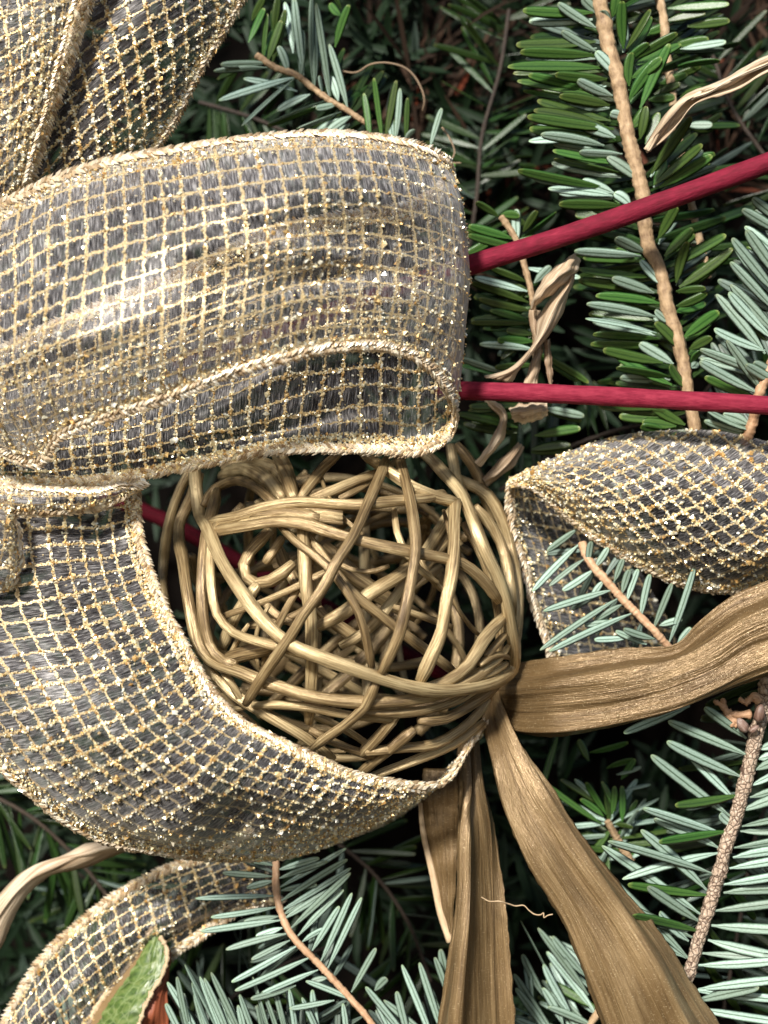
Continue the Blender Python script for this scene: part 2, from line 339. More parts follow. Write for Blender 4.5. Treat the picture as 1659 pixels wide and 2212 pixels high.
# upper loop: one band, front sheet turning at the right and coming back behind
front = [  # rows from the upper edge to the lower edge
    [(-150, 500, 3.8), (-160, 620, 4.4), (-150, 750, 4.6), (-130, 860, 4.4), (-90, 925, 3.6)],
    [(10, 432, 4.2), (0, 580, 5.0), (5, 730, 5.3), (20, 870, 5.0), (80, 1003, 3.6)],
    [(120, 380, 4.4), (110, 520, 5.3), (105, 680, 5.9), (110, 830, 5.7), (135, 942, 4.6)],
    [(240, 342, 4.4), (245, 480, 5.6), (240, 630, 6.3), (235, 790, 6.2), (235, 905, 5.3)],
    [(360, 322, 4.3), (375, 450, 5.8), (375, 590, 6.3), (370, 740, 6.4), (370, 862, 5.6)],
    [(490, 302, 4.2), (510, 425, 5.9), (520, 550, 6.0), (510, 690, 6.3), (500, 812, 5.7)],
    [(620, 290, 4.0), (645, 405, 5.8), (650, 520, 5.8), (640, 650, 5.9), (620, 780, 5.6)],
    [(740, 287, 3.8), (765, 400, 5.3), (775, 515, 5.1), (765, 640, 5.2), (735, 758, 5.1)],
    [(840, 296, 3.5), (865, 410, 4.6), (880, 530, 4.4), (870, 650, 4.6), (840, 760, 4.4)],
    [(915, 314, 3.2), (945, 430, 3.8), (955, 550, 3.7), (950, 680, 3.8), (915, 792, 3.7)],
    [(958, 335, 2.8), (992, 450, 3.1), (1000, 570, 3.0), (995, 700, 3.0), (965, 850, 3.0)],
    [(972, 352, 2.3), (1004, 470, 2.3), (1013, 600, 2.2), (1004, 740, 2.2), (984, 900, 2.3)],
    [(962, 385, 1.8), (990, 500, 1.6), (998, 640, 1.5), (992, 790, 1.6), (972, 945, 1.9)],
    [(900, 430, 1.7), (915, 560, 1.4), (920, 690, 1.3), (920, 840, 1.6), (918, 980, 2.3)],
    [(800, 450, 1.8), (800, 570, 1.4), (800, 700, 1.3), (800, 830, 1.7), (800, 978, 2.8)],
    [(680, 470, 1.8), (680, 600, 1.4), (675, 720, 1.4), (665, 850, 2.3), (650, 976, 3.2)],
    [(560, 500, 1.8), (550, 640, 1.5), (545, 760, 1.8), (535, 890, 2.9), (540, 986, 3.0)],
    [(440, 560, 1.8), (430, 690, 1.7), (420, 800, 2.2), (410, 915, 3.0), (420, 1012, 2.9)],
    [(300, 620, 1.8), (290, 740, 1.8), (285, 850, 2.2), (280, 950, 2.5), (290, 1035, 2.6)],
    [(150, 680, 1.8), (150, 790, 1.8), (145, 890, 2.0), (140, 970, 2.2), (150, 1052, 2.4)],
    [(-20, 760, 1.8), (-20, 850, 1.8), (-20, 930, 1.9), (-20, 990, 2.0), (-20, 1046, 2.2)],
]
sheet(bow, "upper_loop", front, 6.6, 230, 80, 0.0, .12, label="upper loop whose front sheet arches over its own lower layer", crinkle=.012, pleat=(18, .10, .10), folds=((.22, .34, .40, .70, .09, -.25), (.30, .72, .44, .58, .08, .3), (.08, .55, .2, .7, .09, -.18), (.64, .55, .8, .75, .07, .4), (.62, .8, .8, .9, .05, -.35)))
# rear loop at the top left, two sheets
sheet(bow, "rear_loop", [
    [(640, -210, 1.4), (520, -205, 2.2), (390, -200, 2.6), (230, -190, 2.2)],
    [(528, 0, 1.6), (420, 0, 2.6), (300, 0, 3.0), (165, 0, 2.6)],
    [(448, 130, 1.7), (355, 140, 2.6), (240, 150, 3.0), (120, 180, 2.6)],
    [(392, 240, 1.7), (300, 260, 2.5), (190, 280, 2.8), (80, 310, 2.5)],
    [(345, 318, 1.7), (250, 350, 2.2), (150, 390, 2.4), (40, 430, 2.2)],
    [(270, 440, 1.2), (190, 470, 1.6), (90, 500, 1.8), (-10, 540, 1.6)]], 5.0, 90, 60, .62, .35, (1, 0), dens=1.1, label="dark see-through rear loop with a diamond grid")
sheet(bow, "rear_loop", [
    [(250, -200, 3.9), (150, -210, 4.1), (0, -220, 4.1), (-180, -230, 3.6)],
    [(176, 0, 3.8), (110, 0, 4.1), (0, 0, 4.1), (-200, 0, 3.6)],
    [(132, 150, 3.7), (75, 160, 4.0), (-20, 170, 4.0), (-220, 190, 3.5)],
    [(92, 280, 3.5), (40, 300, 3.8), (-50, 320, 3.8), (-240, 340, 3.3)],
    [(58, 390, 3.3), (10, 420, 3.5), (-80, 440, 3.4), (-250, 460, 3)],
    [(20, 470, 2.7), (-20, 510, 2.8), (-110, 540, 2.8), (-260, 560, 2.6)]], 5.2, 80, 60, .35, .35, (1, 0), dens=.9, label="pale rear loop at the picture's edge")
sheet(bow, "rear_loop", [
    [(285, -200, 3.3), (150, -210, 3.4), (0, -220, 3.3), (-180, -230, 3.0)],
    [(200, 0, 3.2), (110, 0, 3.4), (0, 0, 3.3), (-200, 0, 3.0)],
    [(150, 150, 3.15), (75, 160, 3.3), (-20, 170, 3.2), (-220, 190, 2.9)],
    [(106, 280, 3.05), (40, 300, 3.2), (-50, 320, 3.1), (-240, 340, 2.8)],
    [(66, 390, 2.9), (10, 420, 3.0), (-80, 440, 2.9), (-250, 460, 2.6)],
    [(24, 470, 2.4), (-20, 510, 2.4), (-110, 540, 2.4), (-260, 560, 2.2)]], 5.4, 80, 60, .1, .35, (1, 0), dens=.7, label="under layer of the pale rear loop")
# lower loop sweeping round under the ball
low = [
    [(300, 1035, 1.5), (190, 1030, 1.8), (60, 1030, 2.0), (-100, 1030, 2.0), (-260, 1030, 1.6)],
    [(303, 1130, 2.0), (190, 1140, 2.3), (60, 1150, 2.5), (-110, 1160, 2.4), (-270, 1170, 2)],
    [(338, 1255, 2.7), (220, 1290, 3.2), (90, 1320, 3.5), (-80, 1340, 3.1), (-240, 1360, 2.4)],
    [(392, 1375, 3.3), (290, 1425, 4.2), (165, 1465, 4.6), (20, 1500, 4.1), (-130, 1530, 3)],
    [(452, 1475, 3.7), (360, 1545, 4.9), (245, 1600, 5.3), (120, 1650, 4.6), (10, 1672, 3.1)],
    [(530, 1555, 3.8), (460, 1625, 4.9), (370, 1690, 5.1), (265, 1750, 4.1), (180, 1803, 2.3)],
    [(635, 1614, 3.7), (580, 1680, 4.5), (505, 1745, 4.1), (415, 1808, 3.2), (370, 1846, 2.0)],
    [(745, 1660, 3.3), (700, 1715, 3.7), (635, 1775, 3.2), (570, 1828, 2.3), (535, 1855, 1.2)],
    [(855, 1690, 2.8), (810, 1735, 2.6), (750, 1785, 2.1), (690, 1822, 1.2), (650, 1846, .1)],
    [(935, 1692, 2.3), (895, 1722, 1.9), (840, 1755, 1.0), (790, 1785, .0), (760, 1806, -1)],
    [(1005, 1632, 1.5), (975, 1665, .2), (945, 1695, -1.2), (915, 1715, -2.4), (890, 1735, -3.4)],
    [(1048, 1560, .6), (1040, 1580, -.8), (1028, 1600, -2), (1015, 1620, -3), (1005, 1635, -4)],
]
sheet(bow, "lower_loop", low, 6.4, 170, 80, .0, dens=1.0, label="lower loop sweeping round beneath the wicker ball", crinkle=.012, pleat=(14, .10, .2), folds=((.47, .15, .53, .9, .09, .22), (.2, .3, .35, .7, .1, -.2)))
# knot: folded band and rolled end at the left edge
sheet(bow, "knot", [
    [(-60, 1040, 3.0), (-60, 1075, 3.5), (-55, 1115, 3.2)],
    [(30, 1050, 3.1), (35, 1080, 3.6), (45, 1112, 3.2)],
    [(120, 1056, 3.1), (125, 1082, 3.5), (125, 1110, 3.1)],
    [(210, 1056, 3.0), (212, 1076, 3.3), (212, 1098, 2.9)],
    [(270, 1046, 2.8), (272, 1058, 3.0), (272, 1072, 2.7)],
    [(312, 1036, 2.6), (313, 1040, 2.7), (314, 1046, 2.5)]], 1.4, 60, 20, 0, .35, (1, 1), dens=.35, label="folded band of ribbon across the knot")
sheet(bow, "knot", [
    [(-60, 1060, 3.05), (-40, 1066, 3.65), (-15, 1074, 3.65), (8, 1086, 3.05)],
    [(-60, 1120, 3.25), (-30, 1120, 4.05), (5, 1122, 4.05), (36, 1126, 3.25)],
    [(-60, 1190, 3.25), (-25, 1190, 4.15), (12, 1192, 4.15), (44, 1192, 3.25)],
    [(-60, 1240, 3.15), (-25, 1250, 3.95), (10, 1250, 3.95), (42, 1244, 3.15)],
    [(-55, 1272, 2.85), (-20, 1278, 3.35), (5, 1276, 3.35), (34, 1264, 2.85)]], 1.6, 40, 24, .3, .35, (0, 1), dens=.5, label="rolled ribbon end beside the knot")
# right-hand piece behind the ball
rr = root("ribbon_loop", P(1120, 1040, -1), "pointed gold glitter ribbon loop at the right edge above the broad husk", "ribbon")
sheet(rr, "front_sheet", [
    [(1095, 1048, .1), (1097, 1045, .1), (1100, 1042, .1), (1102, 1038, 0)],
    [(1150, 1055, .3), (1155, 1040, .7), (1155, 1022, .7), (1150, 1010, .2)],
    [(1215, 1108, .3), (1225, 1070, 1.2), (1228, 1020, 1.2), (1222, 978, .2)],
    [(1290, 1168, .4), (1310, 1100, 1.6), (1312, 1015, 1.6), (1300, 950, .2)],
    [(1380, 1225, .4), (1400, 1140, 1.9), (1405, 1030, 1.9), (1395, 932, .2)],
    [(1480, 1268, .4), (1495, 1170, 2.0), (1500, 1050, 2.0), (1495, 928, .2)],
    [(1580, 1278, .4), (1590, 1190, 2.0), (1595, 1070, 2.0), (1590, 938, .2)],
    [(1680, 1258, .4), (1690, 1180, 2.0), (1690, 1080, 2.0), (1690, 962, .2)],
    [(1800, 1215, .4), (1800, 1160, 2.0), (1800, 1090, 2.0), (1800, 1000, .2)]], 6.0, 110, 60, .75, .35, (1, 0), dens=1.1)
sheet(rr, "rear_sheet", [
    [(1100, 1040, -.1), (1130, 1030, -.5), (1160, 1020, -.9), (1200, 1010, -1.2)],
    [(1098, 1110, -.4), (1150, 1100, -1.2), (1215, 1090, -1.6), (1280, 1080, -1.8)],
    [(1122, 1200, -.6), (1190, 1195, -1.8), (1270, 1190, -2.3), (1350, 1180, -2.4)],
    [(1148, 1300, -.7), (1230, 1290, -2.1), (1320, 1285, -2.7), (1410, 1280, -2.8)],
    [(1180, 1390, -.9), (1270, 1385, -2.3), (1370, 1380, -3), (1460, 1375, -3.1)],
    [(1210, 1480, -1.2), (1300, 1480, -2.5), (1400, 1480, -3.1), (1490, 1480, -3.2)]], 5.0, 70, 40, .2, .35, (1, 0), dens=.3, label="shaded rear sheet of the loop")
# out-of-focus tail at the bottom left
bt = root("ribbon_tail", P(300, 1980, -3), "soft-focus gold ribbon tail at the bottom left between the dry leaf and the green leaf", "ribbon")
sheet(bt, "tail_sheet", [
    [(540, 1790, -2.48), (560, 1830, -2.36), (590, 1880, -2.48), (600, 1915, -2.64), (610, 1950, -2.72)],
    [(440, 1843, -1.92), (465, 1880, -1.76), (490, 1915, -1.64), (505, 1945, -1.92), (520, 1975, -2.08)],
    [(355, 1872, -1.64), (375, 1920, -1.44), (395, 1965, -1.24), (410, 2005, -1.60), (430, 2030, -1.76)],
    [(265, 1918, -1.52), (285, 1970, -1.32), (310, 2020, -1.08), (330, 2060, -1.44), (352, 2090, -1.64)],
    [(175, 1985, -1.42), (195, 2040, -1.22), (225, 2085, -0.98), (250, 2130, -1.34), (275, 2165, -1.54)],
    [(95, 2060, -1.32), (115, 2120, -1.12), (145, 2165, -0.88), (175, 2205, -1.24), (200, 2240, -1.44)],
    [(40, 2140, -1.22), (55, 2195, -1.02), (80, 2240, -0.78), (105, 2280, -1.14), (130, 2310, -1.34)],
    [(-10, 2240, -1.12), (0, 2290, -0.92), (20, 2330, -0.68), (40, 2370, -1.04), (60, 2400, -1.24)]], 4.4, 90, 50, .1, .35, (1, 1), dens=.5, crinkle=.03)
# ---------------------------------------------------------------- wicker ball
ball = root("wicker_ball", P(735, 1335, 0), "round wicker ball of gold-tinted vine strands nested in the ribbon bow", "wicker ball")
BC, BR = (735, 1335), 392.0
a1, a2, a3, a4 = T(331.8, 962.2, .26), T(696.7, 962.2, .26), T(331.8, 1294, .26), T(696.7, 1294, .28)
def sph(u, v, lay=0.0):
    r = min(math.hypot(u - BC[0], v - BC[1]), BR); return math.sqrt(max(BR * BR - r * r, 0)) * W / 1659 * .93 - .3 + lay
def strand(pts, rad=.13, lay=0.0, inner=0.0, side=1):
    q = [P(u, v, side * (sph(u, v) * (1 - inner)) + lay) for u, v in pts]
    L = sum(math.dist(a, b) for a, b in zip(q, q[1:])); n = max(8, int(L / .003))
    p = hermite(np.array(q), n)
    rr = rad * .95 / 100 * (1 + .06 * np.sin(np.linspace(0, L * 260, n) + R.uniform(0, 6))) * R.uniform(.92, 1.08)
    rr[0] *= .75; rr[-1] *= .75
    v, f, uv = tube(p, rr, 10, R.uniform(.65, .95), R.uniform(-2, 2), .012, .16)
    uv[:, 1] += R.uniform(0, 50)
    part("strand", (v, f, M['wicker'], True, uv), ball)
def Z(tf, *pts): return [tf(x, y) for x, y in pts]
D_ = lambda *p: list(p)
strand(D_((440, 985), (412, 1017), (376, 1092), (360, 1157), (352, 1235), (354, 1290), (372, 1370)), .14, .0)
strand(D_((418, 990), (420, 1022), (428, 1092), (449, 1144), (477, 1209), (519, 1276), (571, 1343), (623, 1390), (696, 1421), (763, 1445), (809, 1461), (893, 1485), (949, 1492), (1019, 1486), (1083, 1466), (1110, 1440), (1112, 1406), (1103, 1350), (1091, 1294), (1079, 1255), (1048, 1191), (1019, 1118), (996, 1066), (957, 1019), (918, 980), (880, 950)), .14, .42)
strand(D_((430, 1020), (415, 1071), (389, 1123), (386, 1165), (394, 1209), (405, 1290), (416, 1346), (433, 1405), (460, 1430), (514, 1450), (555, 1467), (592, 1480), (657, 1501), (722, 1512), (809, 1517), (893, 1510), (949, 1498), (1010, 1472), (1060, 1440)), .14, .22)
strand(D_((470, 1060), (462, 1092), (444, 1165), (437, 1248), (438, 1310), (443, 1352), (456, 1400), (478, 1425), (510, 1436)), .16, .1)
strand(D_((470, 1130), (455, 1180), (455, 1240), (460, 1294), (468, 1326), (498, 1362), (553, 1385), (605, 1398), (657, 1414), (720, 1428), (765, 1434)), .12, .25)
strand(D_((835, 990), (821, 1027), (795, 1087), (762, 1160), (723, 1222), (697, 1272), (657, 1325), (631, 1369), (608, 1402), (566, 1463), (530, 1522)), .135, .5)
strand(D_((454, 1129), (514, 1116), (579, 1095), (644, 1084), (720, 1088), (788, 1090), (853, 1082), (918, 1077), (960, 1066)), .15, .28)
strand(D_((455, 1150), (540, 1136), (592, 1128), (657, 1132), (709, 1149), (775, 1168), (879, 1191), (957, 1207), (996, 1217), (1035, 1246), (1078, 1300)), .14, .2)
strand(D_((540, 1118), (592, 1109), (640, 1108), (690, 1120)), .12, .15)
strand(D_((780, 975), (801, 991), (842, 1017), (892, 1051), (944, 1074), (992, 1087)), .14, .3)
strand(D_((858, 975), (863, 996), (879, 1053), (892, 1118), (898, 1183), (889, 1248), (873, 1326), (862, 1370), (823, 1454)), .14, .45)
strand(D_((985, 1080), (983, 1095), (980, 1196), (975, 1248), (964, 1300), (954, 1364), (930, 1420), (907, 1472)), .15, .3)
strand(D_((1090, 1330), (1047, 1378), (1005, 1442), (949, 1480), (905, 1492)), .15, .15)
strand(D_((650, 1110), (657, 1196), (662, 1274), (670, 1330), (672, 1398), (672, 1497), (667, 1562)), .16, -.25)
strand(D_((600, 1130), (639, 1170), (709, 1225), (735, 1258), (770, 1315), (788, 1368), (803, 1445)), .12, -.1)
strand(D_((665, 1155), (714, 1222), (760, 1280), (822, 1330), (870, 1368), (921, 1406), (982, 1453)), .13, -.5)
strand(D_((440, 1092), (460, 1060), (488, 1043), (515, 1038), (540, 1046), (570, 1066), (594, 1090)), .11, .1)
strand(D_((480, 1030), (510, 1018), (545, 1021), (580, 1040), (613, 1077)), .2, -.3)
strand(D_((480, 1014), (520, 1000), (560, 999), (600, 1020), (625, 1060)), .18, -.6)
strand(D_((596, 970), (604, 990), (620, 1027), (634, 1078)), .17, .1)
strand(D_((735, 978), (727, 985), (696, 1014), (649, 1076)), .13, .05)
strand(D_((830, 1015), (801, 1027), (763, 1040), (722, 1058), (672, 1078)), .12, -.1)
for k_ in range(5):
    strand([(u, v + 7 * k_ - 8 + 5 * math.sin(u / 90 + k_)) for u, v in ((500, 1130), (560, 1117), (620, 1106), (680, 1105), (740, 1112))], .075, .12 + .05 * (k_ % 2))
for k_ in range(16):
    u0, v0 = R.uniform(430, 1010), R.uniform(1040, 1620); a0 = R.uniform(0, 6.3); L0 = R.uniform(90, 260); c0 = R.uniform(-.6, .6)
    strand([(u0 + L0 * t * math.cos(a0 + c0 * t), v0 + L0 * t * math.sin(a0 + c0 * t)) for t in (-.5, -.2, .2, .5)], R.uniform(.05, .09), R.uniform(-.9, -.1))
strand(D_((583, 1145), (555, 1175), (530, 1207), (526, 1235), (545, 1259), (580, 1256), (610, 1238), (634, 1216)), .17, -1.2)
strand(D_((610, 1160), (590, 1190), (572, 1216)), .12, -1.2)
strand(D_((556, 1262), (530, 1295), (505, 1335), (478, 1400)), .16, -.9)
strand(D_((485, 1426), (530, 1412), (590, 1397)), .17, -.3)
strand(D_((545, 1523), (600, 1522), (657, 1526), (742, 1543), (800, 1550), (856, 1554)), .12, .0)
strand(D_((770, 1536), (789, 1538), (865, 1540), (935, 1530), (1005, 1504), (1045, 1476)), .11, .15)
strand(D_((905, 1557), (935, 1557), (963, 1552), (1000, 1533), (1033, 1512), (1075, 1478)), .13, .2)
strand(D_((814, 1470), (789, 1526), (753, 1560), (697, 1599), (675, 1616)), .13, .35)
strand(D_((858, 1545), (820, 1590), (780, 1630)), .14, .0)
strand(D_((895, 1575), (837, 1622), (775, 1672)), .13, .1)
strand(D_((1055, 1510), (1044, 1528), (999, 1574), (949, 1604), (865, 1616), (790, 1624)), .12, .1)
strand(D_((1045, 1560), (999, 1596), (907, 1638), (800, 1678)), .12, .2)
strand(D_((670, 1575), (697, 1591), (767, 1622), (815, 1636)), .12, -.05)
strand(D_((440, 1435), (452, 1452), (493, 1492), (566, 1541), (670, 1601), (720, 1640)), .13, -.1)
strand(D_((480, 1450), (500, 1475), (530, 1530)), .1, -.1)
strand(D_((975, 1100), (922, 1186), (880, 1250), (827, 1323), (780, 1370), (735, 1395)), .15, -1.3)
strand(D_((990, 1120), (945, 1190), (900, 1245), (835, 1310)), .14, -1.6)
strand(D_((900, 1215), (884, 1228), (788, 1292), (750, 1320), (686, 1356)), .16, -.8)
strand(D_((960, 1030), (1000, 1040), (1050, 1066), (1082, 1118), (1102, 1183), (1115, 1255), (1118, 1340), (1112, 1400)), .15, -.2)
strand(D_((972, 960), (978, 990), (988, 1040), (1010, 1090)), .15, -.1)
strand(D_((985, 960), (1010, 990), (1034, 1030), (1046, 1070), (1080, 1130)), .15, -.5)
strand(D_((1025, 1095), (1060, 1135), (1084, 1180), (1100, 1260), (1106, 1330)), .15, -.3)
strand(D_((1000, 1130), (1040, 1200), (1070, 1290), (1080, 1370), (1070, 1440)), .13, -.6)
strand(D_((1092, 1370), (1070, 1395), (1050, 1418)), .09, .2)
strand(D_((1035, 1436), (1058, 1420), (1080, 1414), (1098, 1420)), .09, .25)
strand(D_((1028, 1458), (1055, 1440), (1080, 1420), (1098, 1395)), .1, .2)
strand(D_((1040, 1462), (1070, 1450), (1095, 1432)), .09, .3)
strand(D_((690, 1300), (640, 1330), (590, 1345), (540, 1350)), .12, -1.6)
strand(D_((600, 1180), (640, 1260), (700, 1330), (760, 1370), (800, 1400)), .15, -2.0)
strand(D_((700, 1180), (760, 1240), (830, 1290), (900, 1330)), .2, -2.6)
strand(D_((560, 1290), (600, 1330), (640, 1350)), .1, -1.5)
for _ in range(32):                                              # far side
    while True:
        t0, sp = R.uniform(0, 2 * math.pi), R.uniform(1.1, 2.2); ax = R.normal(size=3); ax /= np.linalg.norm(ax)
        e1 = np.cross(ax, [0.3, .2, .9]); e1 /= np.linalg.norm(e1); e2 = np.cross(ax, e1); off = R.uniform(-.75, .75); rad_ = 4.15 * math.sqrt(1 - off * off) * R.uniform(.85, 1)
        tt = np.linspace(t0, t0 + sp, 7); c = np.array([e1 * math.cos(x) + e2 * math.sin(x) for x in tt]) * rad_ + ax * off * 4.15
        if (c[:, 1] > .3).all(): break
    b0 = np.array(P(BC[0], BC[1], -.2)); pth = hermite(b0 + c / 100, 30)
    v, f, uv = tube(pth, R.uniform(.0008, .0015), 8, .7, R.uniform(-2, 2), .03, .12); uv[:, 1] += R.uniform(0, 50)
    part("strand", (v, f, M['wicker'], True, uv), ball)
for _ in range(9):
    q = [R.uniform(-1, 1, 3) * np.array([3.4, 1, 3.4]) + np.array([0, R.uniform(.2, 2.6), 0]) for _ in range(2)]
    if math.dist(q[0], q[1]) < 2.4: q[1] = q[0] + (q[1] - q[0]) * 2.4 / (math.dist(q[0], q[1]) + .01)
    q = [x * min(1, 3.9 / (np.linalg.norm(x) + .01)) for x in q]; md = (q[0] + q[1]) / 2 + R.normal(0, .15, 3)
    pth = hermite(np.array(P(BC[0], BC[1], -.2)) + np.array([q[0], md, q[1]]) / 100, 12)
    v, f, uv = tube(pth, R.uniform(.0008, .0016), 8, .65, R.uniform(-1, 1), .012, .2); uv[:, 1] += R.uniform(0, 50)
    part("strand", (v, f, M['wicker'], True, uv), ball)
# ---------------------------------------------------------------- husks and dry leaves
def leaf(name, cols, mat, label, cat, group=None, thick=.035, nu=70, nv=28, parent=None, wav=.03, flat=1.0, creases=()):
    cols = [[(u, v, (c[0][2] + (c[-1][2] - c[0][2]) * i / (len(c) - 1)) * (1 - flat) + h * flat) for i, (u, v, h) in enumerate(c)] for c in cols]
    net = np.array([[P(*p) for p in col] for col in cols]); o0 = tuple(net[0].mean(0))
    a = hermite(net.transpose(1, 0, 2), nv, True).transpose(1, 0, 2); g = hermite(a, nu)
    nrm = np.cross(np.gradient(g, axis=0), np.gradient(g, axis=1)); nrm /= np.linalg.norm(nrm, axis=-1)[..., None] + 1e-12
    if nrm[..., 1].mean() > 0: nrm = -nrm
    ridge = np.zeros((nu, nv)); x = np.linspace(0, 1, nv)
    for _ in range(9): ridge += R.normal(0, 1) * np.exp(-((x[None] - R.uniform(0, 1) - .06 * np.sin(np.linspace(0, R.uniform(1, 5), nu) + R.uniform(0, 6))[:, None]) / R.uniform(.02, .07)) ** 2)
    for _ in range(6): ridge += .5 * R.normal(0, 1) * np.sin(np.linspace(0, R.uniform(5, 30), nu)[:, None] + x[None] * R.uniform(0, 9))
    for xc, am in creases:                                     # sharp folds along the blade
        ridge += am / wav * np.maximum(0, 1 - np.abs(x[None] - xc - .03 * np.sin(np.linspace(0, 5, nu) + xc * 9)[:, None]) / .16)
    g = g + nrm * (ridge * wav / 100)[..., None]
    rag = R.normal(0, 1, (nu, 2)); rag = (rag + np.roll(rag, 1, 0) + np.roll(rag, 2, 0)) * .00006
    g[:, 0] += (g[:, 0] - g[:, 2]) * 0 + rag[:, :1] * np.array([1, 0, 1]); g[:, -1] += rag[:, 1:] * np.array([1, 0, 1])
    al = np.concatenate([[0], np.cumsum(np.linalg.norm(np.diff(g, axis=0), axis=-1).mean(1))]) * 100
    wd = np.linalg.norm(np.diff(g, axis=1), axis=-1).sum(1).max() * 100
    uv = np.stack(np.meshgrid(al, x * wd * .12, indexing='ij'), -1)[..., ::-1].reshape(-1, 2)
    bk = g - nrm * thick / 100                                     # a closed slab: front, back and rim
    v = np.concatenate([g.reshape(-1, 3), bk.reshape(-1, 3)]); f = gridfaces(nu, nv); m_ = nu * nv
    lp = np.concatenate([np.arange(nv), (np.arange(1, nu) * nv + nv - 1), ((nu - 1) * nv + np.arange(nv - 2, -1, -1)), np.arange(nu - 2, 0, -1) * nv])
    l2 = np.roll(lp, -1); rimf = np.stack([lp, l2, l2 + m_, lp + m_], -1)
    F = np.concatenate([f, f[:, ::-1] + m_, rimf])
    if parent is None:
        r_ = bpy.data.objects.new(name, mesh(name, v - np.array(o0), F, mat, True, np.concatenate([uv, uv]))); C.objects.link(r_); r_.location = o0
        ORI[r_.name] = np.array(o0); r_['label'] = label; r_['category'] = cat
        if group: r_['group'] = group
    else: r_ = part(name, (v, F, mat, True, np.concatenate([uv, uv])), parent, label)
    return r_
GH = "gold-painted husk strips"
leaf("husk_strip", [
    [(1060, 1440, -.6), (1060, 1475, .0), (1060, 1510, .1), (1060, 1535, -.1), (1065, 1560, -.6)],
    [(1115, 1432, .2), (1120, 1470, .9), (1120, 1510, 1.0), (1120, 1550, .8), (1125, 1582, .3)],
    [(1180, 1420, .9), (1185, 1462, 1.5), (1185, 1505, 1.7), (1185, 1552, 1.5), (1190, 1591, 1.0)],
    [(1270, 1408, 1.3), (1272, 1450, 1.9), (1275, 1495, 2.1), (1275, 1545, 1.9), (1278, 1580, 1.5)],
    [(1370, 1398, 1.5), (1372, 1435, 2.0), (1378, 1480, 2.4), (1382, 1525, 2.2), (1388, 1555, 1.8)],
    [(1460, 1388, 1.7), (1462, 1418, 1.9), (1470, 1455, 2.5), (1480, 1497, 2.4), (1485, 1523, 2.0)],
    [(1505, 1345, 1.8), (1520, 1385, 2.1), (1540, 1425, 2.6), (1555, 1465, 2.5), (1562, 1497, 2.1)],
    [(1580, 1288, 1.9), (1600, 1330, 2.5), (1615, 1375, 2.8), (1630, 1425, 2.6), (1640, 1465, 2.2)],
    [(1670, 1248, 2.0), (1690, 1290, 2.6), (1705, 1340, 2.9), (1720, 1390, 2.7), (1730, 1430, 2.3)],
    [(1780, 1200, 2.0), (1800, 1250, 2.6), (1815, 1300, 2.9), (1830, 1350, 2.7), (1840, 1390, 2.3)]], M['husk'], "broad brown-gold husk strip running right from the wicker ball to the picture edge", "husk", GH, nu=110, nv=60, wav=.03, flat=.5, creases=((.16, -.14), (.34, .12), (.62, -.08), (.85, .14)))
leaf("husk_strip", [
    [(1045, 1500, -.6), (1055, 1500, -.2), (1065, 1500, .0), (1078, 1498, -.3)],
    [(1044, 1560, .2), (1060, 1556, .8), (1075, 1552, .9), (1090, 1545, .3)],
    [(1060, 1645, .9), (1080, 1638, 1.6), (1110, 1628, 1.6), (1138, 1618, .8)],
    [(1085, 1745, 1.2), (1110, 1735, 2.1), (1155, 1715, 2.1), (1195, 1700, 1.1)],
    [(1125, 1830, 1.4), (1155, 1820, 2.5), (1205, 1795, 2.4), (1245, 1785, 1.2)],
    [(1172, 1915, 1.5), (1205, 1905, 2.8), (1265, 1880, 2.7), (1312, 1870, 1.4)],
    [(1215, 2000, 1.6), (1255, 1992, 3.0), (1330, 1968, 2.9), (1382, 1958, 1.5)],
    [(1262, 2105, 1.7), (1305, 2095, 3.2), (1390, 2065, 3.1), (1448, 2050, 1.6)],
    [(1300, 2215, 1.8), (1350, 2205, 3.4), (1450, 2175, 3.3), (1520, 2155, 1.7)],
    [(1345, 2340, 1.8), (1400, 2330, 3.5), (1520, 2300, 3.4), (1600, 2280, 1.7)]], M['husk'], "long folded husk strip slanting down to the bottom right under the ball", "husk", GH, nu=110, nv=60, wav=.03, flat=.45, creases=((.2, .1), (.52, -.12), (.72, .26), (.86, -.12)))
leaf("husk_strip", [
    [(985, 1600, -.2), (1000, 1600, .3), (1012, 1600, .3), (1022, 1600, .1), (1032, 1600, -.3)],
    [(987, 1690, .3), (1002, 1690, 1.0), (1014, 1690, .8), (1030, 1690, .7), (1046, 1690, .1)],
    [(987, 1800, .6), (1005, 1800, 1.3), (1020, 1800, 1.5), (1045, 1800, .7), (1070, 1795, .3)],
    [(986, 1890, .7), (1003, 1890, 1.4), (1020, 1890, 1.8), (1052, 1890, .7), (1083, 1885, .5)],
    [(974, 2000, .9), (994, 2000, 1.5), (1016, 2000, 2.1), (1055, 2000, .8), (1096, 1995, .8)],
    [(955, 2105, 1.0), (980, 2105, 1.6), (1008, 2105, 2.3), (1058, 2105, .9), (1105, 2105, 1.0)],
    [(940, 2215, 1.0), (970, 2215, 1.7), (1000, 2215, 2.4), (1060, 2215, 1.0), (1114, 2215, 1.1)],
    [(920, 2340, 1.0), (960, 2340, 1.7), (995, 2340, 2.4), (1065, 2340, 1.0), (1125, 2340, 1.1)]], M['husk'], "upright pleated husk strip hanging straight down from the ball to the bottom edge", "husk", GH, nu=100, nv=60, wav=.025, flat=.75, creases=((.1, -.1), (.36, .2), (.56, -.12), (.8, .12)))
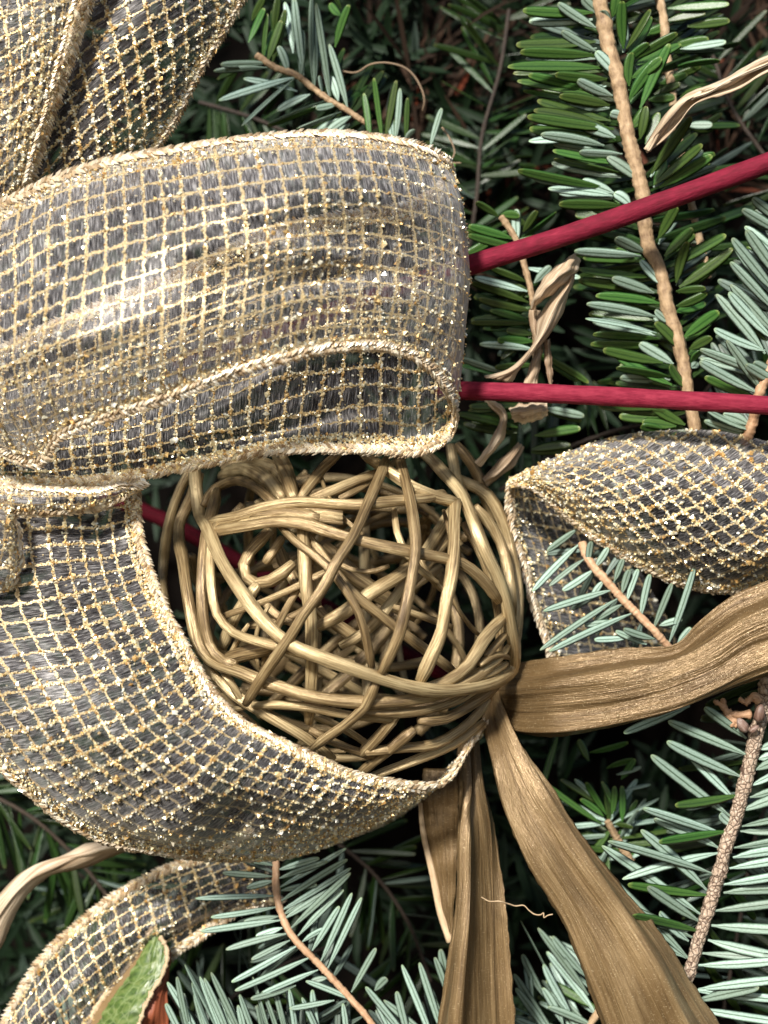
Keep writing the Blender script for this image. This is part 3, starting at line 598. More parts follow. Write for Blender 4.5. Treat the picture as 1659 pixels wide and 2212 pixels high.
h2 = leaf("husk_strip", [
    [(915, 1660, -.6), (935, 1660, -.4), (965, 1660, -.3), (990, 1655, -.2)],
    [(908, 1726, -.4), (930, 1724, -.2), (960, 1720, -.1), (990, 1715, 0)],
    [(913, 1790, -.3), (935, 1790, -.1), (962, 1790, 0), (989, 1790, 0)],
    [(934, 1885, -.2), (950, 1885, 0), (968, 1885, .1), (986, 1885, .1)],
    [(955, 1980, -.1), (962, 1982, .1), (970, 1984, .1), (980, 1984, .1)],
    [(972, 2030, 0), (974, 2032, .1), (976, 2033, .1), (978, 2034, .1)]], M['husk'], "short smooth husk strip with a pale left rim, tucked left of the upright pleated one", "husk", GH, nu=60, nv=20, wav=.012)
v, f, uv = tube(hermite(PA([(908, 1735, -.3), (913, 1790, -.2), (934, 1885, -.1), (955, 1980, 0), (974, 2034, .1)]), 30), np.linspace(.0006, .0011, 30) , 8, .5)
part("pale_rim", (v, f, M['edge'], True, uv), h2)
GD = "dry tan leaves"
t2 = T(829.5, 0, .5)
up = [(1130, 640), (1165, 560), (1210, 490), (1290, 420), (1400, 370), (1530, 310), (1659, 240), (1800, 150)]
dn = [(1136, 662), (1200, 605), (1270, 520), (1330, 468), (1440, 418), (1560, 362), (1659, 310), (1800, 230)]
leaf("dry_leaf", [[(*t2(*a), 1.2 + .08 * i), (*t2(a[0]*.68+b[0]*.32, a[1]*.68+b[1]*.32), 1.75 + .08*i), (*t2(a[0]*.35+b[0]*.65, a[1]*.35+b[1]*.65), 1.45 + .08*i), (*t2(*b), 1.6 + .08 * i)] for i, (a, b) in enumerate(zip(up, dn))], M['dry'], "pale dry leaf blade curving in from the right edge over the bright fir branch", "dry leaf", GD, nv=32, wav=.035)
t8 = T(962.2, 431.3, .3)
dl = root("dry_leaf", P(1150, 690, .6), "twisted curl of dry leaf with split tails between the two red stems", "dry leaf", GD)
def strip(cols, parent, nm="blade", mat='dry', wv=.02, h=0): return leaf(nm, cols, M[mat], None, None, None, .03, 50, 20, parent, wv)
q8 = lambda x, y, h: (*t8(x, y), h)
strip([[q8(925, 390, .9), q8(945, 395, 1.0), q8(970, 425, .8)], [q8(780, 490, 1.0), q8(870, 500, 1.5), q8(935, 540, 1.0)], [q8(690, 590, 1.0), q8(760, 600, 1.6), q8(820, 640, 1.1)], [q8(640, 680, .9), q8(680, 690, 1.4), q8(730, 710, .9)], [q8(615, 795, .7), q8(630, 790, .9), q8(650, 770, .6)]], dl)
strip([[q8(950, 420, .6), q8(960, 430, .7), q8(975, 440, .6)], [q8(840, 600, .7), q8(900, 590, 1.2), q8(920, 590, .9)], [q8(720, 760, .6), q8(800, 740, 1.3), q8(880, 720, .9)], [q8(660, 890, .5), q8(740, 860, 1.3), q8(835, 840, .9)], [q8(640, 1010, .5), q8(690, 980, 1.2), q8(750, 980, .9)], [q8(560, 1130, .7), q8(590, 1130, 1.0), q8(620, 1110, .8)], [q8(400, 1240, .8), q8(450, 1250, 1.0), q8(520, 1240, .8)], [q8(275, 1270, .8), q8(330, 1290, .9), q8(480, 1315, .7)]], dl)
strip([[q8(610, 800, .3), q8(640, 790, .5), q8(690, 800, .3)], [q8(605, 890, .3), q8(640, 890, .5), q8(680, 900, .3)], [q8(635, 1000, .3), q8(655, 1000, .5), q8(690, 1000, .3)], [q8(640, 1070, .4), q8(665, 1070, .5), q8(700, 1060, .4)], [q8(600, 1220, .4), q8(640, 1220, .6), q8(680, 1200, .4)], [q8(560, 1330, .5), q8(610, 1330, .6), q8(660, 1330, .5)]], dl)
strip([[q8(720, 1010, .5), q8(735, 1010, .6), q8(750, 1000, .5)], [q8(720, 1120, .5), q8(740, 1120, .6), q8(765, 1120, .5)], [q8(725, 1230, .5), q8(745, 1230, .6), q8(772, 1220, .5)], [q8(755, 1330, .5), q8(762, 1330, .55), q8(770, 1330, .5)]], dl)
leaf("dry_leaf", [[q8(455, 1500, .0), q8(470, 1530, .5), q8(500, 1600, .2)], [q8(540, 1470, .1), q8(560, 1530, .7), q8(575, 1615, .3)], [q8(640, 1455, .2), q8(650, 1510, .8), q8(660, 1590, .3)], [q8(730, 1440, .1), q8(735, 1490, .5), q8(735, 1560, .2)]], M['dry'], "small cupped scrap of dry leaf just under the lower red stem", "dry leaf", GD, wav=.03)
leaf("dry_leaf", [[q8(290, 1440, -.6), q8(320, 1440, -.4), q8(350, 1440, -.6)], [q8(390, 1570, -.5), q8(420, 1560, -.3), q8(450, 1550, -.5)], [q8(355, 1680, -.4), q8(395, 1690, -.2), q8(430, 1690, -.4)], [q8(270, 1820, -.3), q8(305, 1830, -.1), q8(345, 1820, -.3)], [q8(222, 1900, -.3), q8(235, 1915, -.2), q8(250, 1922, -.3)]], M['dry'], "narrow bent dry leaf strip above the ball's right shoulder", "dry leaf", GD, wav=.015)
leaf("dry_leaf", [[q8(520, 1750, -.9), q8(540, 1760, -.8), q8(560, 1780, -.9)], [q8(430, 1840, -.8), q8(470, 1860, -.5), q8(510, 1890, -.8)], [q8(330, 1930, -.7), q8(370, 1960, -.4), q8(420, 1980, -.7)], [q8(262, 2010, -.7), q8(280, 2030, -.5), q8(300, 2070, -.7)]], M['dry'], "blunt pale dry leaf piece resting behind the ball's right shoulder", "dry leaf", GD, wav=.015)
leaf("dry_leaf", [[(430, 1822, -2.6), (432, 1824, -2.5), (434, 1827, -2.6)], [(342, 1818, -2.0), (343, 1822, -1.8), (344, 1828, -2.0)], [(252, 1816, -1.9), (262, 1830, -1.4), (275, 1845, -1.8)], [(190, 1823, -1.8), (200, 1842, -1.2), (210, 1864, -1.7)], [(134, 1843, -1.7), (135, 1862, -1.1), (138, 1884, -1.6)], [(73, 1871, -1.6), (85, 1888, -1.0), (97, 1906, -1.5)], [(22, 1908, -1.5), (42, 1922, -.9), (60, 1936, -1.4)], [(-30, 1965, -1.4), (0, 1975, -.8), (32, 1985, -1.3)], [(-80, 2060, -1.4), (-50, 2075, -.8), (-12, 2075, -1.3)]], M['dry'], "long dry tan leaf arching down the left edge below the bow", "dry leaf", GD, nu=90, nv=28, wav=.035)
# green leaf with russet underside
t7 = T(0, 1725, .28); q7 = lambda x, y, h: (*t7(x, y), h)
gl = root("broad_leaf", P(260, 2200, -1), "folded broad leaf, green above with russet underside and ragged pale rim, at the bottom left", "leaf")
leaf("green_face", [[q7(1185, 995, -1.3), q7(1205, 1010, -1.2), q7(1225, 1035, -1.2), q7(1240, 1060, -1.1)], [q7(1090, 1120, -1.4), q7(1150, 1130, -.9), q7(1220, 1140, -.8), q7(1285, 1165, -1.0)], [q7(990, 1290, -1.4), q7(1080, 1300, -.7), q7(1180, 1320, -.5), q7(1262, 1340, -.8)], [q7(860, 1450, -1.4), q7(960, 1460, -.6), q7(1070, 1480, -.3), q7(1165, 1500, -.6)], [q7(730, 1640, -1.4), q7(850, 1640, -.5), q7(970, 1650, -.1), q7(1098, 1660, -.4)], [q7(640, 1800, -1.4), q7(780, 1810, -.5), q7(920, 1820, 0), q7(1060, 1830, -.3)], [q7(560, 2000, -1.4), q7(720, 2010, -.5), q7(900, 2020, 0), q7(1040, 2030, -.3)]], M['magnolia'], None, None, None, .04, 80, 40, gl, .02, .3)
leaf("russet_face", [[q7(1235, 1070, -1.15), q7(1260, 1090, -1.2), q7(1280, 1120, -1.3)], [q7(1283, 1172, -1.08), q7(1295, 1180, -1.3), q7(1308, 1190, -1.2)], [q7(1258, 1345, -.9), q7(1280, 1355, -1.0), q7(1306, 1365, -1.1)], [q7(1162, 1508, -.7), q7(1230, 1520, -.8), q7(1298, 1530, -1.0)], [q7(1095, 1668, -.5), q7(1200, 1680, -.6), q7(1304, 1690, -.9)], [q7(1057, 1838, -.4), q7(1190, 1845, -1.0), q7(1314, 1850, -.9)], [q7(1037, 2038, -.4), q7(1190, 2045, -1.0), q7(1320, 2050, -.9)]], M['magunder'], None, None, None, .04, 60, 24, gl, .012)
for pts, rr_ in (([(1240, 1062, -1.05), (1288, 1165, -.95), (1264, 1340, -.75), (1166, 1502, -.55), (1099, 1660, -.35), (1060, 1830, -.25)], .0006), ([(1185, 995, -1.3), (1090, 1120, -1.35), (990, 1290, -1.35), (860, 1450, -1.35), (730, 1640, -1.35), (640, 1800, -1.35)], .0008)):
    v, f, uv = tube(hermite(PA([q7(*p) for p in pts]), 70), rr_ * R.uniform(.6, 1.4, 70), 6, .7, 0, .2); part("rim", (v, f, M['edge'], True, uv), gl)
# ---------------------------------------------------------------- red stems and fine threads
GS = "red dogwood stems"
def rod(name, pts, rad, mat, label, cat, group=None, n=90, rough=.012, sides=16, taper=1.0):
    p = hermite(PA(pts), n); r_ = rad / 100 * np.linspace(1, taper, n) * (1 + .02 * np.sin(np.linspace(0, 31, n)))
    v, f, uv = tube(p, r_, sides, 1, 0, rough); o0 = p[0]
    o = bpy.data.objects.new(name, mesh(name, v - o0, f, M[mat], True, uv)); C.objects.link(o); o.location = tuple(o0)
    o['label'] = label; o['category'] = cat
    if group: o['group'] = group
    return o
rod("red_stem", [(380, 790, -.8), (700, 680, -.3), (1014, 573, 1.3), (1180, 522, 1.5), (1330, 472, 1.7), (1480, 418, 1.8), (1659, 352, 1.9), (1850, 280, 2)], .245, 'red', "upper red stem rising to the right behind the bow's upper loop", "red stem", GS, taper=1.0)
rod("red_stem", [(952, 841, .2), (990, 843, .7), (1180, 850, 1.4), (1400, 861, 1.7), (1659, 876, 1.9), (1850, 888, 2)], .23, 'red', "lower red stem running level to the right edge", "red stem", GS)
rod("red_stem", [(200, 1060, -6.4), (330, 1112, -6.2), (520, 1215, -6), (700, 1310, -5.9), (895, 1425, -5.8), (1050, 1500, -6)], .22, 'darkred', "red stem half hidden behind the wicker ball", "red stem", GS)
rod("curly_thread", [(1040, 1938, 1.6), (1058, 1947, 1.9), (1080, 1947, 2.1), (1097, 1952, 2.0), (1115, 1957, 1.9), (1132, 1956, 1.9), (1142, 1966, 1.9), (1155, 1975, 1.9), (1168, 1976, 1.95), (1174, 1972, 2.0), (1175, 1982, 2.1), (1184, 1977, 2.2), (1194, 1975, 2.2)], .016, 'edge', "thin curly pale thread bridging the upright and slanting husk strips", "thread", None, 80, .1, 6)
rod("dry_tendril", [(730, 152, -1.5), (771, 156, -1.4), (798, 140, -1.3), (839, 136, -1.2), (880, 150, -1.2), (907, 184, -1.3), (917, 218, -1.4), (913, 240, -1.6)], .03, 'dry', "thin dry tendril arching in the dark hollow above the bow", "tendril", None, 60, .05, 6)
rod("dry_tendril", [(955, 275, -1.6), (972, 300, -1.5), (982, 330, -1.5), (975, 350, -1.5), (996, 352, -1.5)], .025, 'dry', "short bent dry tendril beside the upper loop's top corner", "tendril", None, 40, .05, 6)
# ---------------------------------------------------------------- fir branches
def needle_mesh(i, bend, sbend, shade=''):
    ys = np.array([0, .05, .14, .3, .5, .7, .85, .94, .985, 1.0]); wd = np.array([.22, .26, .55, .88, 1.0, 1.0, .88, .66, .38, .1])
    v, uv = [], []
    for y, q in zip(ys, wd):
        cx = sbend * (y * y - y) ; cz = bend * (y * y * .6) - .0 * y
        th = .045 * (.6 + .4 * q)
        for x, z, u_ in ((-.5, 0, 0), (-.25, th, .25), (0, -th * .2, .5), (.25, th, .75), (.5, 0, 1), (.25, -th * .8, .75), (0, -th * 1.3, .5), (-.25, -th * .8, .25)):
            v.append((x * q + cx, y, z + cz)); uv.append((u_ if False else .5 + (x), y))
    f = gridfaces(len(ys), 8, True); v = np.array(v); uv = np.array(uv)
    me = mesh("needle", v, f, None, True, uv); me.materials.append(M['ngreen' + shade]); me.materials.append(M['npale' + shade])
    me.polygons.foreach_set("material_index", np.array([1 if (k % 8) >= 4 else 0 for k in range(len(f))], np.int32)); me.update()
    return me
BENDS = [(0, 0), (.8, .25), (-.8, -.25), (.4, .5), (-.4, -.5), (1.3, 0), (2.2, .6), (-1.2, .4)]
NM = [needle_mesh(i, b, s) for i, (b, s) in enumerate(BENDS)]; NM_SHADE = [needle_mesh(i, b, s, '_old') for i, (b, s) in enumerate(BENDS)]
EYE = Vector((0, -D / 100, ZC / 100))
def needle(parent, b, t, wcm, pale=True, roll=0.0, var=None, shade=False):
    b, t = Vector(b), Vector(t); ax = t - b; L = ax.length
    if L < 1e-5: return
    ax /= L; n_ = EYE - (b + t) / 2; n_ = (n_ - ax * n_.dot(ax)).normalized()
    n_ = Matrix.Rotation(roll, 3, ax) @ n_
    if pale: n_ = -n_
    s_ = ax.cross(n_); w_ = wcm * 1.12 / 100
    m = Matrix.Identity(4)
    for r_ in range(3):
        m[r_][0] = s_[r_] * w_; m[r_][1] = ax[r_] * L; m[r_][2] = n_[r_] * w_; m[r_][3] = b[r_] - ORI[parent.name][r_]
    o = bpy.data.objects.new("needle", (NM_SHADE if shade else NM)[var if var is not None else random.randrange(5)]); C.objects.link(o); o.parent = parent; o.matrix_local = m
def closest(tw, b):
    d = [(x[0] - b[0]) ** 2 + (x[1] - b[1]) ** 2 for x in tw]; i = int(np.argmin(d)); return tw[i][2]
GF = "fir branches in the wreath"
def branch(label, twig, needles=(), rad=.12, wid=.24, pale=.9, tilt=.5, mat='twig', dh=(.0, .5), fill=0, flen=(150, 190), fang=(40, 80), fdh=(-1.2, .2), fwid=None, fpale=None, fside=(1, -1), dup=0, tap=.8, group=GF, shade=False):
    """twig: (u, v, h) points; needles: (base u, v, tip u, v[, pale, var])"""
    tw = PA(twig); n = 140; p = hermite(tw, n); px = hermite(np.array(twig, float), n)
    r0 = root("fir_branch", tuple(p[0]), label, "fir branch", group)
    rr_ = rad * 1.3 / 100 * np.linspace(1, tap, n) * (1 + .045 * R.normal(0, 1, n) + .1 * (R.random(n) < .06))
    v, f, uv = tube(hermite(tw, n), rr_, 12, 1, 0, .07); part("twig", (v, f, M[mat], True, uv), r0)
    for q in needles:
        h = closest(px, q[:2]); pl = (q[4] if len(q) > 4 and q[4] is not None else random.random() < pale)
        L = math.hypot(q[2] - q[0], q[3] - q[1]) * W / 1659
        tip = P(q[2], q[3], h + random.uniform(*dh) * (L / 1.6))
        needle(r0, P(q[0], q[1], h), tip, wid * random.uniform(.9, 1.1), pl, random.gauss(0, tilt), q[5] if len(q) > 5 else None, shade)
    for q in needles:                                              # a second, lower rank of needles between the first
        if random.random() >= dup: continue
        h = closest(px, q[:2]); ox, oy = random.uniform(-8, 8), random.uniform(8, 22); k_ = random.uniform(.8, 1.05)
        bx, by = q[0] + ox * .3, q[1] + oy * .7
        needle(r0, P(bx, by, h - .12), P(bx + (q[2] - q[0]) * k_ + ox, by + (q[3] - q[1]) * k_ + oy * .4, h - random.uniform(.1, .8)), wid * random.uniform(.85, 1.1), random.random() < pale * .6, random.gauss(0, tilt * 1.2))
    for _ in range(fill):
        i = random.randrange(4, n - 4); u, v_, h = px[i]; du, dv = px[min(i + 3, n - 1)][:2] - px[i - 3][:2]; a = math.atan2(dv, du)
        a += random.choice(fside) * math.radians(random.uniform(*fang)); L = random.uniform(*flen)
        needle(r0, P(u, v_, h - .05), P(u + L * math.cos(a), v_ + L * math.sin(a), h + random.uniform(*fdh)), (fwid or wid) * random.uniform(.85, 1.1), random.random() < (pale if fpale is None else fpale), random.gauss(0, tilt * 1.3), None, shade or fdh[1] <= -.2)  # needles lying behind take the shade-darkened copy
    return r0
def Q(tf, rows, *extra): return [(*tf(a, b), *tf(c, d), *extra) for a, b, c, d in rows]
tA, tB = T(1094.9, 0, .3), T(1128, 431.3, .32)
# A: bright branch at the upper right
twA = [(*tA(640, -150), .2)] + [(*tA(x, y), .3) for x, y in ((660, -20), (700, 150), (730, 330), (780, 500), (820, 680), (850, 850), (890, 1050), (940, 1230), (980, 1400))] + [(*tB(x, y), .1) for x, y in ((860, 330), (920, 450), (960, 600), (990, 750), (1040, 900), (1080, 1060), (1110, 1240), (1140, 1420), (1170, 1560))]
front_ = [(640, 200, 365, 20), (680, 100, 545, -20), (640, 370, 395, 220), (820, 560, 640, 370), (760, 690, 500, 570), (780, 990, 520, 890), (830, 1110, 515, 1085), (960, 1300, 735, 1125), (770, 1390, 540, 1300), (890, 1480, 780, 1390), (700, 1050, 250, 975), (760, 1410, 310, 1340), (740, 180, 700, 60), (840, 840, 745, 815)]
greenL = [(620, 90, 110, 75), (640, 400, 95, 375), (690, 490, 25, 470), (720, 570, 340, 530), (620, 650, 155, 540), (620, 690, 80, 570), (740, 760, 400, 700), (750, 870, 210, 740), (770, 930, 130, 840), (650, 970, 155, 935), (830, 1250, 340, 1130), (700, 1350, 70, 1220), (820, 1480, 375, 1470), (880, 1530, 590, 1500), (640, 300, 60, 330), (700, 900, 200, 790), (800, 1180, 330, 1085)]
greenR = [(860, 350, 1020, 60), (900, 430, 1230, 240), (880, 720, 1090, 420), (960, 780, 1170, 320), (900, 920, 1000, 780), (1000, 1040, 1090, 800), (840, 350, 835, 0), (880, 620, 890, 380), (1060, 1330, 1140, 1150), (1040, 1250, 1340, 840), (1060, 1330, 1430, 1050), (1100, 1350, 1480, 1120), (960, 1000, 990, 770), (760, 120, 790, -60), (850, 460, 1010, 300), (900, 560, 1110, 420)]
bL = [(830, 360, 620, 240), (800, 380, 345, 330), (880, 520, 370, 490), (950, 580, 795, 410), (890, 630, 605, 530), (880, 610, 370, 540), (900, 790, 440, 710), (990, 830, 895, 750), (910, 900, 445, 770), (1070, 1010, 905, 830), (1020, 1110, 790, 970), (1110, 1270, 970, 1120)]
bLg = [(920, 940, 480, 920), (950, 1100, 535, 1010), (1010, 1250, 610, 1040), (1000, 1200, 640, 1150), (930, 700, 500, 650), (1100, 1520, 880, 1400), (1040, 1530, 810, 1500), (1020, 1450, 650, 1410), (1000, 1400, 500, 1390), (960, 1560, 800, 1530)]
bR = [(1060, 590, 1420, 330), (1040, 560, 1120, 280), (1040, 720, 1250, 640), (1090, 930, 1340, 750), (1040, 620, 1240, 600), (960, 380, 1160, 200), (1000, 450, 1390, 250), (920, 260, 1060, 40), (1130, 1010, 1280, 930), (1140, 1100, 1200, 1000)]
ndl = Q(tA, front_, True) + Q(tA, greenL, False) + Q(tA, greenR, False) + Q(tB, bL, None) + Q(tB, bLg, False) + Q(tB, bR, False)
branch("bright green fir branch with a stout tan twig, upper right, crossed by both red stems", twA, ndl, .15, .255, .5, .45, dh=(.1, .9), fill=70, flen=(120, 190), fang=(90, 125), fdh=(-2.2, -1), fpale=.1, dup=.85)
# K: second branch behind A to its right
branch("green fir branch behind the bright one's right side, under the pale dry leaf", [(1400, -60, -.9), (1425, 0, -.9), (1440, 110, -1), (1455, 230, -1), (1475, 350, -1.1), (1500, 470, -1.2), (1530, 600, -1.2)], Q(tA, [(1160, 60, 1600, 30), (1150, 150, 1430, 100), (1300, 190, 1605, 150), (1000, 240, 1170, 180), (1180, 340, 1450, 280), (1250, 350, 1585, 320), (1200, 490, 1535, 410), (1190, 550, 1400, 490), (1100, 600, 1300, 540), (1060, 680, 1250, 610), (1020, 720, 1210, 700), (1250, 1180, 1500, 1110), (1210, 1280, 1450, 1230), (1090, 1150, 1330, 1170), (1300, 900, 1480, 900), (1250, 700, 1420, 640)], None), .09, .22, .15, .5, dh=(.1, .8), fill=40, flen=(110, 160), fang=(75, 120), fdh=(-1.4, -.2), fpale=.1, dup=.8)
# B: silvery branch at the right edge
branch("silver-green fir branch entering from the right edge between the two red stems", [(1760, 520, .8), (1720, 640, .9), (1690, 740, .9), (1660, 800, .9), (1640, 850, .8), (1625, 915, .4), (1610, 960, .2)], Q(tB, [(1720, 640, 1415, 260), (1720, 760, 1405, 420), (1720, 920, 1410, 580), (1690, 940, 1380, 630), (1640, 1040, 1310, 645), (1640, 1020, 1285, 880), (1660, 1185, 1200, 1010), (1610, 1280, 1375, 970), (1580, 1300, 1180, 1090), (1760, 230, 1480, 50), (1780, 420, 1500, 190), (1790, 170, 1545, -20), (1770, 560, 1510, 200), (1740, 1250, 1500, 1100), (1560, 1560, 1240, 1430), (1530, 1520, 1360, 1450), (1700, 1180, 1560, 1100)], True), .12, .25, 1, .3, 'orangetwig', (.1, .8), fill=30, flen=(130, 180), fang=(100, 140), fdh=(-1.2, -.2), fside=(1,), dup=.6)
# J: small branch right of the bow
t8_ = T(962.2, 431.3, .3)
branch("small dark green fir sprig beside the upper loop's right fold", [*[(*t8_(x, y), -.8) for x, y in ((400, 120), (450, 190), (510, 290), (570, 480), (620, 680), (640, 900), (650, 1150), (640, 1400))]], Q(t8_, [(480, 280, 165, 190), (540, 350, 160, 250), (580, 590, 330, 510), (590, 660, 210, 560), (600, 740, 180, 600), (610, 800, 240, 710), (610, 880, 330, 800), (620, 890, 180, 870), (630, 970, 440, 940), (635, 1020, 365, 1000), (640, 1080, 250, 1045), (640, 1190, 350, 1190), (430, 1250, 110, 1130), (520, 290, 515, 70), (560, 230, 660, 80), (640, 600, 760, 480), (380, 120, 230, 0), (400, 110, 540, 110), (560, 1480, 170, 1490), (560, 1560, 200, 1570), (520, 1640, 100, 1540), (700, 1500, 1000, 1560), (640, 1700, 980, 1650), (620, 1800, 900, 1770)], None), .065, .22, .35, .45, dh=(.0, .6), fill=14, flen=(90, 140), fang=(50, 100), fdh=(-1, .2), fpale=.15, dup=.7)
# C: grey-green branch at the top
tC = T(431.3, 0, .34)
branch("grey-green fir branch with hanging needles, top middle above the bow", [*[(*tC(x, y), -1.3) for x, y in ((360, 350), (480, 430), (620, 480), (720, 560), (830, 640), (920, 690), (1040, 770))], (*tC(1090, 800), -1.4)], Q(tC, [(660, 480, 605, -20), (640, 490, 640, 190), (720, 540, 695, -30), (730, 550, 730, 120), (830, 610, 740, 20), (940, 690, 825, 280), (880, 640, 830, 480), (600, 300, 570, -40), (560, 460, 505, 290), (780, 590, 760, 480), (620, 580, 280, 490), (610, 490, 125, 630), (600, 500, 255, 780), (430, 430, 90, 460), (430, 400, 130, 405), (700, 600, 490, 690), (800, 640, 420, 765), (870, 660, 730, 695), (900, 710, 630, 840), (960, 740, 805, 845)], True) + Q(tC, [(460, 400, 550, 60), (400, 370, 440, 90), (470, 200, 500, -20), (330, 130, 410, -20), (310, 270, 420, 60), (860, 300, 950, 30), (430, 390, 520, 130), (900, 60, 850, -40)], False), .07, .2, .9, .5, 'twig', (.1, .7), fill=14, flen=(90, 150), fang=(60, 120), fdh=(-1.8, -.8), fpale=.1, dup=.4)
branch("short upright fir shoots peeping over the upper loop's top edge", [(*tC(1000, 960), -1.2), (*tC(1200, 930), -1.2), (*tC(1400, 950), -1.2), (*tC(1560, 990), -1.2)], Q(tC, [(1160, 900, 1115, 495), (1180, 890, 1250, 510), (1220, 900, 1205, 730), (1080, 900, 1040, 590), (1310, 900, 1322, 620), (1465, 930, 1540, 690), (1300, 900, 1362, 820), (1240, 900, 1275, 560), (1240, 910, 1240, 760), (1570, 1180, 1620, 1040)], None), .06, .16, .5, .4, dh=(0, .3))
# D: little sprig in front of the right ribbon loop
tD = T(1128, 1128, .24)
branch("small silver-blue fir sprig between the right ribbon loop and the broad husk", [*[(*tD(x, y), h) for x, y, h in ((540, 190, .2), (560, 250, .3), (620, 370, .4), (740, 510, .5), (830, 610, .5), (920, 710, .5), (1010, 800, .5), (1100, 890, .5), (1190, 980, .5), (1290, 1090, .4), (1420, 1230, .2))]], Q(tD, [(500, 60, 225, 260), (510, 200, 95, 620), (560, 330, 240, 560), (640, 430, 360, 615), (810, 610, 205, 790), (730, 530, 640, 660), (870, 680, 165, 1150), (900, 740, 660, 890), (990, 820, 250, 1165), (870, 900, 570, 920), (1190, 1050, 900, 960), (1120, 1100, 840, 980), (960, 1040, 640, 1060), (595, 370, 620, 160), (660, 400, 770, 240), (830, 530, 910, 330), (900, 640, 970, 420), (940, 710, 1050, 420), (1065, 860, 1150, 460), (1180, 960, 1350, 550), (1320, 1090, 1555, 400), (1240, 900, 1390, 930), (1400, 1090, 1520, 950), (1230, 930, 1440, 870)], True), .085, .165, 1, .22, 'orangetwig', (.2, .9), fill=10, flen=(60, 110), fang=(60, 110), fdh=(-1, -.3))
# E: silver branch at the lower right
e4, e5 = T(1227.6, 1459.9, .26), T(1227.6, 1824.8, .26)
twE = [(*e4(1700, -150), .6), *[(*e4(x, y), .8) for x, y in ((1650, 50), (1620, 260), (1560, 480), (1510, 720), (1450, 950), (1385, 1200), (1310, 1420), (1265, 1600))], *[(*e5(x, y), .7) for x, y in ((1210, 380), (1150, 580), (1090, 770), (1020, 1010), (960, 1200), (900, 1400))]]
eN = Q(e4, [(1490, 660, 820, 360), (1440, 840, 805, 540), (1380, 1030, 1000, 650), (1345, 1165, 665, 650), (1290, 1320, 620, 1100), (1250, 1430, 720, 1190), (1190, 1640, 335, 1385), (1150, 1780, 615, 1285), (1480, 520, 1120, 240), (1010, 250, 460, 475), (1360, 1240, 1240, 1140)], True) + Q(e5, [(1100, 580, 285, 30), (1000, 945, 310, 245), (1030, 770, 340, 480), (980, 940, 460, 640), (940, 1040, 480, 650), (850, 1070, 500, 690), (1110, 340, 870, 130), (1090, 640, 640, 330), (1000, 800, 740, 560)], True)
eN += [(*e4(1420, 990), *e4(830, 1080), False, 6), (*e4(1330, 1290), *e4(690, 1350), False, 6), (*e4(1260, 1470), *e4(480, 1660), True, 6), (*e5(1170, 420), *e5(450, 310), False, 6), (*e5(1090, 720), *e5(480, 510), False, 6)]
eN += Q(e4, [(1590, 610, 1780, 540), (1580, 690, 1800, 640), (1560, 780, 1800, 700), (1520, 910, 1800, 800), (1510, 1010, 1900, 900), (1440, 1120, 1900, 950), (1440, 1250, 1950, 1120), (1430, 1290, 1950, 1260), (1370, 1430, 1960, 1330), (1370, 1510, 1900, 1420), (1340, 1600, 1960, 1500)], True) + Q(e5, [(1290, 330, 1960, 230), (1290, 400, 1900, 370), (1210, 550, 1960, 460), (1190, 670, 1960, 720), (1160, 790, 1750, 920), (1100, 900, 1960, 980), (1080, 1000, 1800, 960), (1010, 1200, 1900, 1300), (1050, 1300, 1600, 1190), (1010, 1350, 1900, 1480), (1080, 1200, 1800, 1120)], True)
brE = branch("large silver-white fir branch with a scaly brown twig, lower right below the broad husk", twE, eN, .145, .235, 1, .3, 'scaly', (.2, .9), fill=22, flen=(120, 170), fang=(45, 75), fdh=(-2.2, -1.2), fpale=.7)
for u, v_, ru, rv, an in ((*e4(1445, 410), 11, 17, -.6), (*e4(1590, 310), 11, 19, .15), (*e4(1545, 440), 7, 11, .9)):
    c = np.array(P(u, v_, 1.2)); k = 14; pth = np.linspace(-1, 1, k)
    dirv = np.array([math.sin(an), -.2, math.cos(an)]); pp = c + pth[:, None] * dirv[None] * rv * PX
    vv, ff, uu = tube(pp, np.maximum(ru * PX * np.sqrt(np.clip(1 - (pth * .97) ** 2, 0, 1)) * (1 - .25 * pth), 1e-4), 12, 1, 0, .05); part("bud", (vv, ff, M['bud'], True, uu), brE)
for k, (pts) in enumerate(([(1210, 210), (1290, 260), (1330, 330), (1420, 400)], [(1280, 190), (1310, 290), (1390, 320), (1520, 320)], [(1200, 320), (1290, 350), (1400, 410)], [(1420, 190), (1470, 220), (1540, 170), (1590, 220)])):
    vv, ff, uu = tube(hermite(PA([(*e4(*q), 1.0) for q in pts]), 24), np.linspace(.0006, .0011, 24) * R.uniform(.8, 1.3, 24), 6, .5, 1, .1); part("bud_scale", (vv, ff, M['orangetwig'], True, uu), brE)
